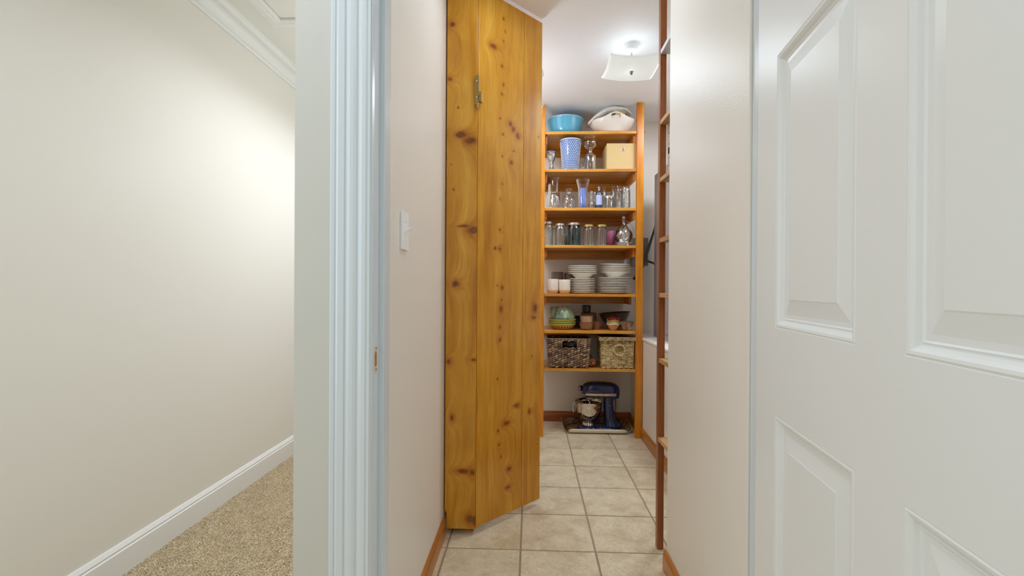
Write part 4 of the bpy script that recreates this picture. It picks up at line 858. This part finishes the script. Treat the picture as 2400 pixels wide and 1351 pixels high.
# ---- tray and stand mixer
t = thing('serving_tray', (0.523, 3.765, 0), 'cream edged brown patterned serving tray on the floor under the mixer', 'tray')
k = N('brown_patterned_tray'); tc = k.n('ShaderNodeTexCoord'); a = k.n('ShaderNodeTexNoise', i_Vector=tc.outputs['Object'], i_Scale=14.0, i_Detail=5.0, i_Distortion=1.0)
r = k.ramp(a.outputs[0], [(0.38, srgb(62, 44, 30)), (0.5, srgb(122, 92, 58)), (0.64, srgb(160, 128, 84))]); k.l(r.outputs[0], k.p.inputs['Base Color']); k.p.inputs['Roughness'].default_value = 0.25; TP = k.m
CRM = plain('cream_lacquer', srgb(236, 230, 208), 0.3)
TX, TY = 0.225, 0.135
bm = bmesh.new(); bx(bm, -TX, TX, -TY, TY, 0.003, 0.008); link('tray_bottom', bm, TP, t)
for nm, ax, s_, ln in (('front_flap', 'y', -1, TX-0.008), ('back_flap', 'y', 1, TX-0.008), ('side_flap', 'x', -1, TY-0.008), ('side_flap', 'x', 1, TY-0.008)):
    for inner in (0, 1):
        bm = bmesh.new(); rows_ = []
        steps = [(0.0, 0.0035), (0.012, 0.006), (0.022, 0.014), (0.028, 0.026), (0.032, 0.040)] if ax == 'y' else [(0.0, 0.0035), (0.016, 0.010), (0.030, 0.024), (0.038, 0.042), (0.040, 0.052)]
        base_ = TY if ax == 'y' else TX
        for qi, (o_, zz) in enumerate(steps):
            row = []
            for i in range(17):
                f_ = (i/16*2-1); l_ = ln + (0.010 if ax == 'y' else 0.006)*qi/4
                rr_ = 1-0.0*qi
                cut = 0.010*max(0, abs(f_)-0.93)/0.07*(qi == 4)
                oo = (base_+o_-(0.003 if inner else 0)); z_ = zz-cut+(0.003 if inner else 0)
                row.append(bm.verts.new((f_*l_, s_*oo, z_) if ax == 'y' else (s_*oo, f_*l_, z_)))
            rows_.append(row)
        for A, B in zip(rows_, rows_[1:]):
            for i in range(16): bm.faces.new((A[i], A[i+1], B[i+1], B[i]))
        o = link(nm if not inner else nm+'_lining', bm, TP if inner else CRM, t, smooth=True)
        md = o.modifiers.new('thick', 'SOLIDIFY'); md.thickness = 0.0022
NB = plain('cobalt_enamel', srgb(20, 38, 88), 0.12, coat=0.5); CH_ = plain('polished_steel', srgb(214, 206, 196), 0.09, 1.0); BRS = plain('satin_trim_band', srgb(222, 202, 178), 0.35, 0.2)
BKP = plain('black_plastic_knob', srgb(20, 20, 24), 0.3)
mxr = thing('stand_mixer', (0.553, 3.745, 0.0085), 'cobalt blue stand mixer with steel bowl standing on the tray', 'stand mixer', rz=R(4))
# all local: x from -0.17 (bowl end) to 0.16
def bb_(name, secs, mat, pw=2.6, seg=32, smooth=True): return link(name, loft(secs, seg, pw), mat, mxr, smooth=smooth)
bm = bmesh.new(); NP = 48; lv = [(0.0, 0.98), (0.006, 1.0), (0.016, 0.98), (0.024, 0.90), (0.027, 0.75)]; rg3 = []
for zz, s_ in lv:
    row = []
    for i in range(NP):
        a_ = 2*math.pi*i/NP; ca, sa = math.cos(a_), math.sin(a_)
        x_ = 0.172*math.copysign(abs(ca)**0.8, ca); hw = 0.098 if x_ > 0 else 0.092
        y_ = hw*math.copysign(abs(sa)**0.8, sa)*(1-0.22*max(0, 1-abs(x_)/0.07))
        row.append(bm.verts.new((x_*s_, y_*s_, zz)))
    rg3.append(row)
for A, B in zip(rg3, rg3[1:]):
    for i in range(NP): bm.faces.new((A[i], A[(i+1) % NP], B[(i+1) % NP], B[i]))
bm.faces.new(rg3[0][::-1]); bm.faces.new(rg3[-1]); link('mixer_base', bm, NB, mxr, smooth=True)
# column, lofted vertically
bm = bmesh.new(); cols = [(0.020, 0.108, 0.080, 0.080), (0.035, 0.098, 0.062, 0.066), (0.060, 0.086, 0.048, 0.054), (0.100, 0.078, 0.043, 0.048), (0.150, 0.073, 0.040, 0.045), (0.200, 0.070, 0.039, 0.044), (0.240, 0.070, 0.041, 0.045), (0.265, 0.070, 0.043, 0.046)]
rg3 = []
for zz, cx_, rx_, ry_ in cols:
    rg3.append([bm.verts.new((cx_+rx_*math.copysign(abs(math.cos(a_))**0.8, math.cos(a_)) - (0.02 if zz < 0.03 and math.cos(a_) < -0.5 else 0), ry_*math.copysign(abs(math.sin(a_))**0.8, math.sin(a_)), zz)) for a_ in [2*math.pi*i/32 for i in range(32)]])
for A, B in zip(rg3, rg3[1:]):
    for i in range(32): bm.faces.new((A[i], A[(i+1) % 32], B[(i+1) % 32], B[i]))
bm.faces.new(rg3[0][::-1]); bm.faces.new(rg3[-1]); link('column', bm, NB, mxr, smooth=True)
link('head', loft([(-0.142, 0, 0.300, 0.020, 0.024, 2), (-0.138, 0, 0.302, 0.034, 0.036, 2), (-0.125, 0, 0.306, 0.047, 0.046), (-0.105, 0, 0.310, 0.056, 0.053), (-0.075, 0, 0.313, 0.061, 0.057), (-0.02, 0, 0.314, 0.064, 0.058), (0.04, 0, 0.312, 0.065, 0.058), (0.09, 0, 0.309, 0.063, 0.057), (0.125, 0, 0.303, 0.056, 0.053), (0.148, 0, 0.292, 0.042, 0.045), (0.158, 0, 0.283, 0.022, 0.028, 2)], 36, 2.7), NB, mxr, smooth=True)
link('rear_housing', loft([(0.085, 0, 0.272, 0.050, 0.034), (0.12, 0, 0.268, 0.050, 0.033), (0.145, 0, 0.266, 0.040, 0.030), (0.152, 0, 0.266, 0.030, 0.024)], 28, 3), NB, mxr, smooth=True)
link('head_underside', loft([(-0.128, 0, 0.270, 0.030, 0.012, 2.2), (-0.115, 0, 0.266, 0.046, 0.016), (-0.06, 0, 0.266, 0.052, 0.018), (0.04, 0, 0.266, 0.050, 0.018), (0.09, 0, 0.266, 0.046, 0.018)], 28, 3), NB, mxr, smooth=True)
bm = bmesh.new()  # trim band wraps the nose and runs along both sides
pth = [(0.118, -0.0635), (0.04, -0.0665), (-0.04, -0.0665), (-0.085, -0.062), (-0.115, -0.050), (-0.134, -0.030), (-0.1415, 0.0), (-0.134, 0.030), (-0.115, 0.050), (-0.085, 0.062), (-0.04, 0.0665), (0.04, 0.0665), (0.118, 0.0635)]
A = [bm.verts.new((x_, y_, 0.268)) for x_, y_ in pth]; B = [bm.verts.new((x_, y_, 0.288)) for x_, y_ in pth]
for i in range(len(pth)-1): bm.faces.new((A[i], A[i+1], B[i+1], B[i]))
o = link('trim_band', bm, BRS, mxr, smooth=True); md = o.modifiers.new('t', 'SOLIDIFY'); md.thickness = 0.003
link('hub_cap', (lambda b_: (bmesh.ops.rotate(b_, verts=b_.verts, cent=(0, 0, 0), matrix=Matrix.Rotation(R(-90), 3, 'Y')), b_)[1])(lathe([(0, -0.01), (0.020, -0.01), (0.020, 0.012), (0.018, 0.020), (0.012, 0.022), (0, 0.021)], 24)), BKP, mxr, loc=(-0.146, 0, 0.318), smooth=True)
link('hub_ring', (lambda b_: (bmesh.ops.rotate(b_, verts=b_.verts, cent=(0, 0, 0), matrix=Matrix.Rotation(R(-90), 3, 'Y')), b_)[1])(lathe([(0.0125, 0.019), (0.0195, 0.0195), (0.0205, 0.013)], 24)), CH_, mxr, loc=(-0.146, 0, 0.318), smooth=True)
link('beater_hub', lathe([(0, 0.228), (0.020, 0.228), (0.030, 0.234), (0.034, 0.246), (0.034, 0.262), (0, 0.262)], 32, cx=-0.078), BRS, mxr, smooth=True)
link('beater_shaft', lathe([(0, 0.13), (0.006, 0.13), (0.006, 0.23), (0, 0.23)], 12, cx=-0.078), CH_, mxr, smooth=True)
bp_ = [(0.0, 0.058), (0.040, 0.056), (0.052, 0.060), (0.066, 0.074), (0.084, 0.098), (0.097, 0.128), (0.103, 0.160), (0.105, 0.190), (0.106, 0.214), (0.110, 0.217), (0.1085, 0.219), (0.104, 0.216), (0.1025, 0.190), (0.100, 0.160), (0.094, 0.130), (0.08, 0.102), (0.06, 0.078), (0.04, 0.064), (0, 0.062)]
link('mixing_bowl', lathe(bp_, 56, cx=-0.088), CH_, mxr, smooth=True)
link('bowl_foot', lathe([(0, 0.026), (0.050, 0.026), (0.052, 0.030), (0.050, 0.036), (0.046, 0.040), (0.044, 0.058), (0, 0.058)], 40, cx=-0.088), CH_, mxr, smooth=True)
link('bowl_handle', tube([(-0.190, -0.01, 0.204), (-0.203, -0.012, 0.206), (-0.212, -0.013, 0.196), (-0.214, -0.013, 0.165), (-0.209, -0.013, 0.135), (-0.204, -0.012, 0.118)], [0.004, 0.0045, 0.005, 0.005, 0.0045, 0.004], 10, up=(0, 1, 0)), CH_, mxr, smooth=True)
for nm, x_, zz, r_ in (('speed_knob', -0.020, 0.262, 0.0085), ('lock_knob', 0.018, 0.279, 0.0035)):
    o = link(nm, lathe([(0, 0), (r_, 0), (r_, 0.010), (r_*0.8, 0.013), (0, 0.013)], 16), BKP, mxr, smooth=True); o.location = (x_, -0.062, zz); o.rotation_euler = (R(90), 0, 0)
o = link('hinge_pin', lathe([(0, 0), (0.0045, 0), (0.0035, 0.002), (0, 0.0025)], 14), CH_, mxr, smooth=True); o.location = (0.070, -0.043, 0.186); o.rotation_euler = (R(90), 0, 0)
link('power_cord', tube([(0.120, 0.01, 0.245), (0.132, 0.012, 0.20), (0.134, 0.012, 0.16), (0.126, 0.012, 0.12), (0.130, 0.03, 0.08)], 0.003, 8), BKP, mxr, smooth=True)

# ------------------------------------------------------------------ electrical boxes and conduit
t = thing('breaker_panel', (1.02, 3.40, 0.752), 'tall grey metal electrical panel standing on the white ledge', 'electrical panel')
box('panel_box', (-0.06, 0.06, -0.28, 0.29, 0, 1.255), M['grey_metal'], t, bevel=0.004)
box('panel_door', (-0.066, -0.0605, -0.25, 0.26, 0.05, 1.20), plain('grey_panel_door', srgb(186, 182, 184), 0.4, 0.2), t, bevel=0.002)
t = thing('junction_box', (0.893, 3.90, 1.305), 'small grey metal switch box on the back wall behind the right post', 'electrical box')
box('box_body', (-0.062, 0.058, -0.045, 0.052, 0, 0.225), M['grey_metal'], t, bevel=0.004)
box('box_cover', (-0.066, 0.062, -0.052, -0.0455, 0.004, 0.231), plain('grey_box_cover', srgb(130, 130, 122), 0.45, 0.2), t, bevel=0.002)
o = link('flexible_conduit', tube([(0.995, 3.70, 1.72), (0.99, 3.76, 1.62), (0.965, 3.82, 1.50), (0.935, 3.84, 1.38), (0.905, 3.85, 1.29), (0.880, 3.87, 1.235), (0.85, 3.90, 1.20)], 0.012, 12), M['conduit'], smooth=True); tag(o, 'thick grey flexible conduit curving down past the grey switch box', 'conduit')
t = thing('conduit_connector', (0.951, 3.86, 1.345), 'short metal conduit fitting between the switch box and the panel', 'conduit')
link('fitting', tube([(0, 0, 0), (0.03, -0.03, -0.012), (0.045, -0.10, -0.03), (0.05, -0.16, -0.035)], 0.009, 10), M['conduit'], t, smooth=True)
link('locknut', tube([(-0.001, 0, 0), (0.010, -0.008, -0.003)], 0.016, 6), M['steel'], t)

# ------------------------------------------------------------------ things on the narrow right shelving
WC = plain('white_carton', srgb(232, 230, 226), 0.5)
def carton(x0, x1, y0, y1, z0, z1, lab, mat=WC, band=None):
    t = thing('carton', ((x0+x1)/2, (y0+y1)/2, z0), lab, 'box')
    hx_, hy_ = (x1-x0)/2, (y1-y0)/2
    box('carton_body', (-hx_, hx_, -hy_, hy_, 0, z1-z0), mat, t, bevel=0.001)
    bm = bmesh.new()
    for i in range(int((z1-z0)/0.011)-1): bx(bm, -hx_-0.0004, -hx_, -hy_*0.7, hy_*0.6-0.01*(i % 3), 0.012+i*0.011, 0.015+i*0.011); bx(bm, -hx_*0.8, hx_*(0.2+0.15*(i % 3)), -hy_-0.0004, -hy_, 0.012+i*0.011, 0.015+i*0.011)
    o = link('print_lines', bm, plain('grey_print', srgb(120, 120, 124), 0.6), t)
    return t
zc = AZ[2]
carton(0.583, 0.66, 1.965, 2.030, zc, zc+0.098, 'lower white printed carton on the narrow right shelf')
carton(0.584, 0.665, 1.966, 2.030, zc+0.0985, zc+0.125, 'dark red flat carton between two white cartons on the right shelf', plain('maroon_card', srgb(92, 44, 36), 0.5))
carton(0.583, 0.66, 1.966, 2.030, zc+0.1255, zc+0.17, 'upper white printed carton on the narrow right shelf')
carton(0.583, 0.66, 1.966, 2.030, zc+0.1705, zc+0.228, 'topmost plain white carton on the narrow right shelf')
zc = AZ[4]
for i, (x_, r_, h_, lab) in enumerate(((0.603, 0.017, 0.13, 'small white spice bottle nearest the right shelf post'),)):
    t = thing('spice_bottle', (x_, 2.00, zc), lab, 'bottle')
    link('bottle_body', lathe([(0, 0), (r_, 0), (r_, h_*0.55), (r_*0.8, h_*0.62), (r_*0.8, h_*0.66), (0, h_*0.66)], 20), WC, t, smooth=False)
    link('cap', lathe([(0, h_*0.66), (r_*0.9, h_*0.66), (r_*0.9, h_), (0, h_)], 20), plain('grey_white_cap', srgb(200, 204, 206), 0.4), t)
t = thing('coiled_cord', (0.618, 1.995, AZ[3]-0.02), 'black coiled cord hanging under the narrow right shelf', 'cord')
link('coil', tube([(0.013*math.cos(i*0.7), 0.013*math.sin(i*0.7), -0.0-i*0.0011) for i in range(75)], 0.0018, 6), BKP, t, smooth=True)
crumple('grey_plastic_sack', (0.612, 1.995, AZ[3]+0.095), (0.020, 0.028, 0.090), plain('grey_plastic_film', srgb(150, 152, 160), 0.3), 0.4, 'grey plastic sack standing on the narrow right shelf', 'bag', seed=12)
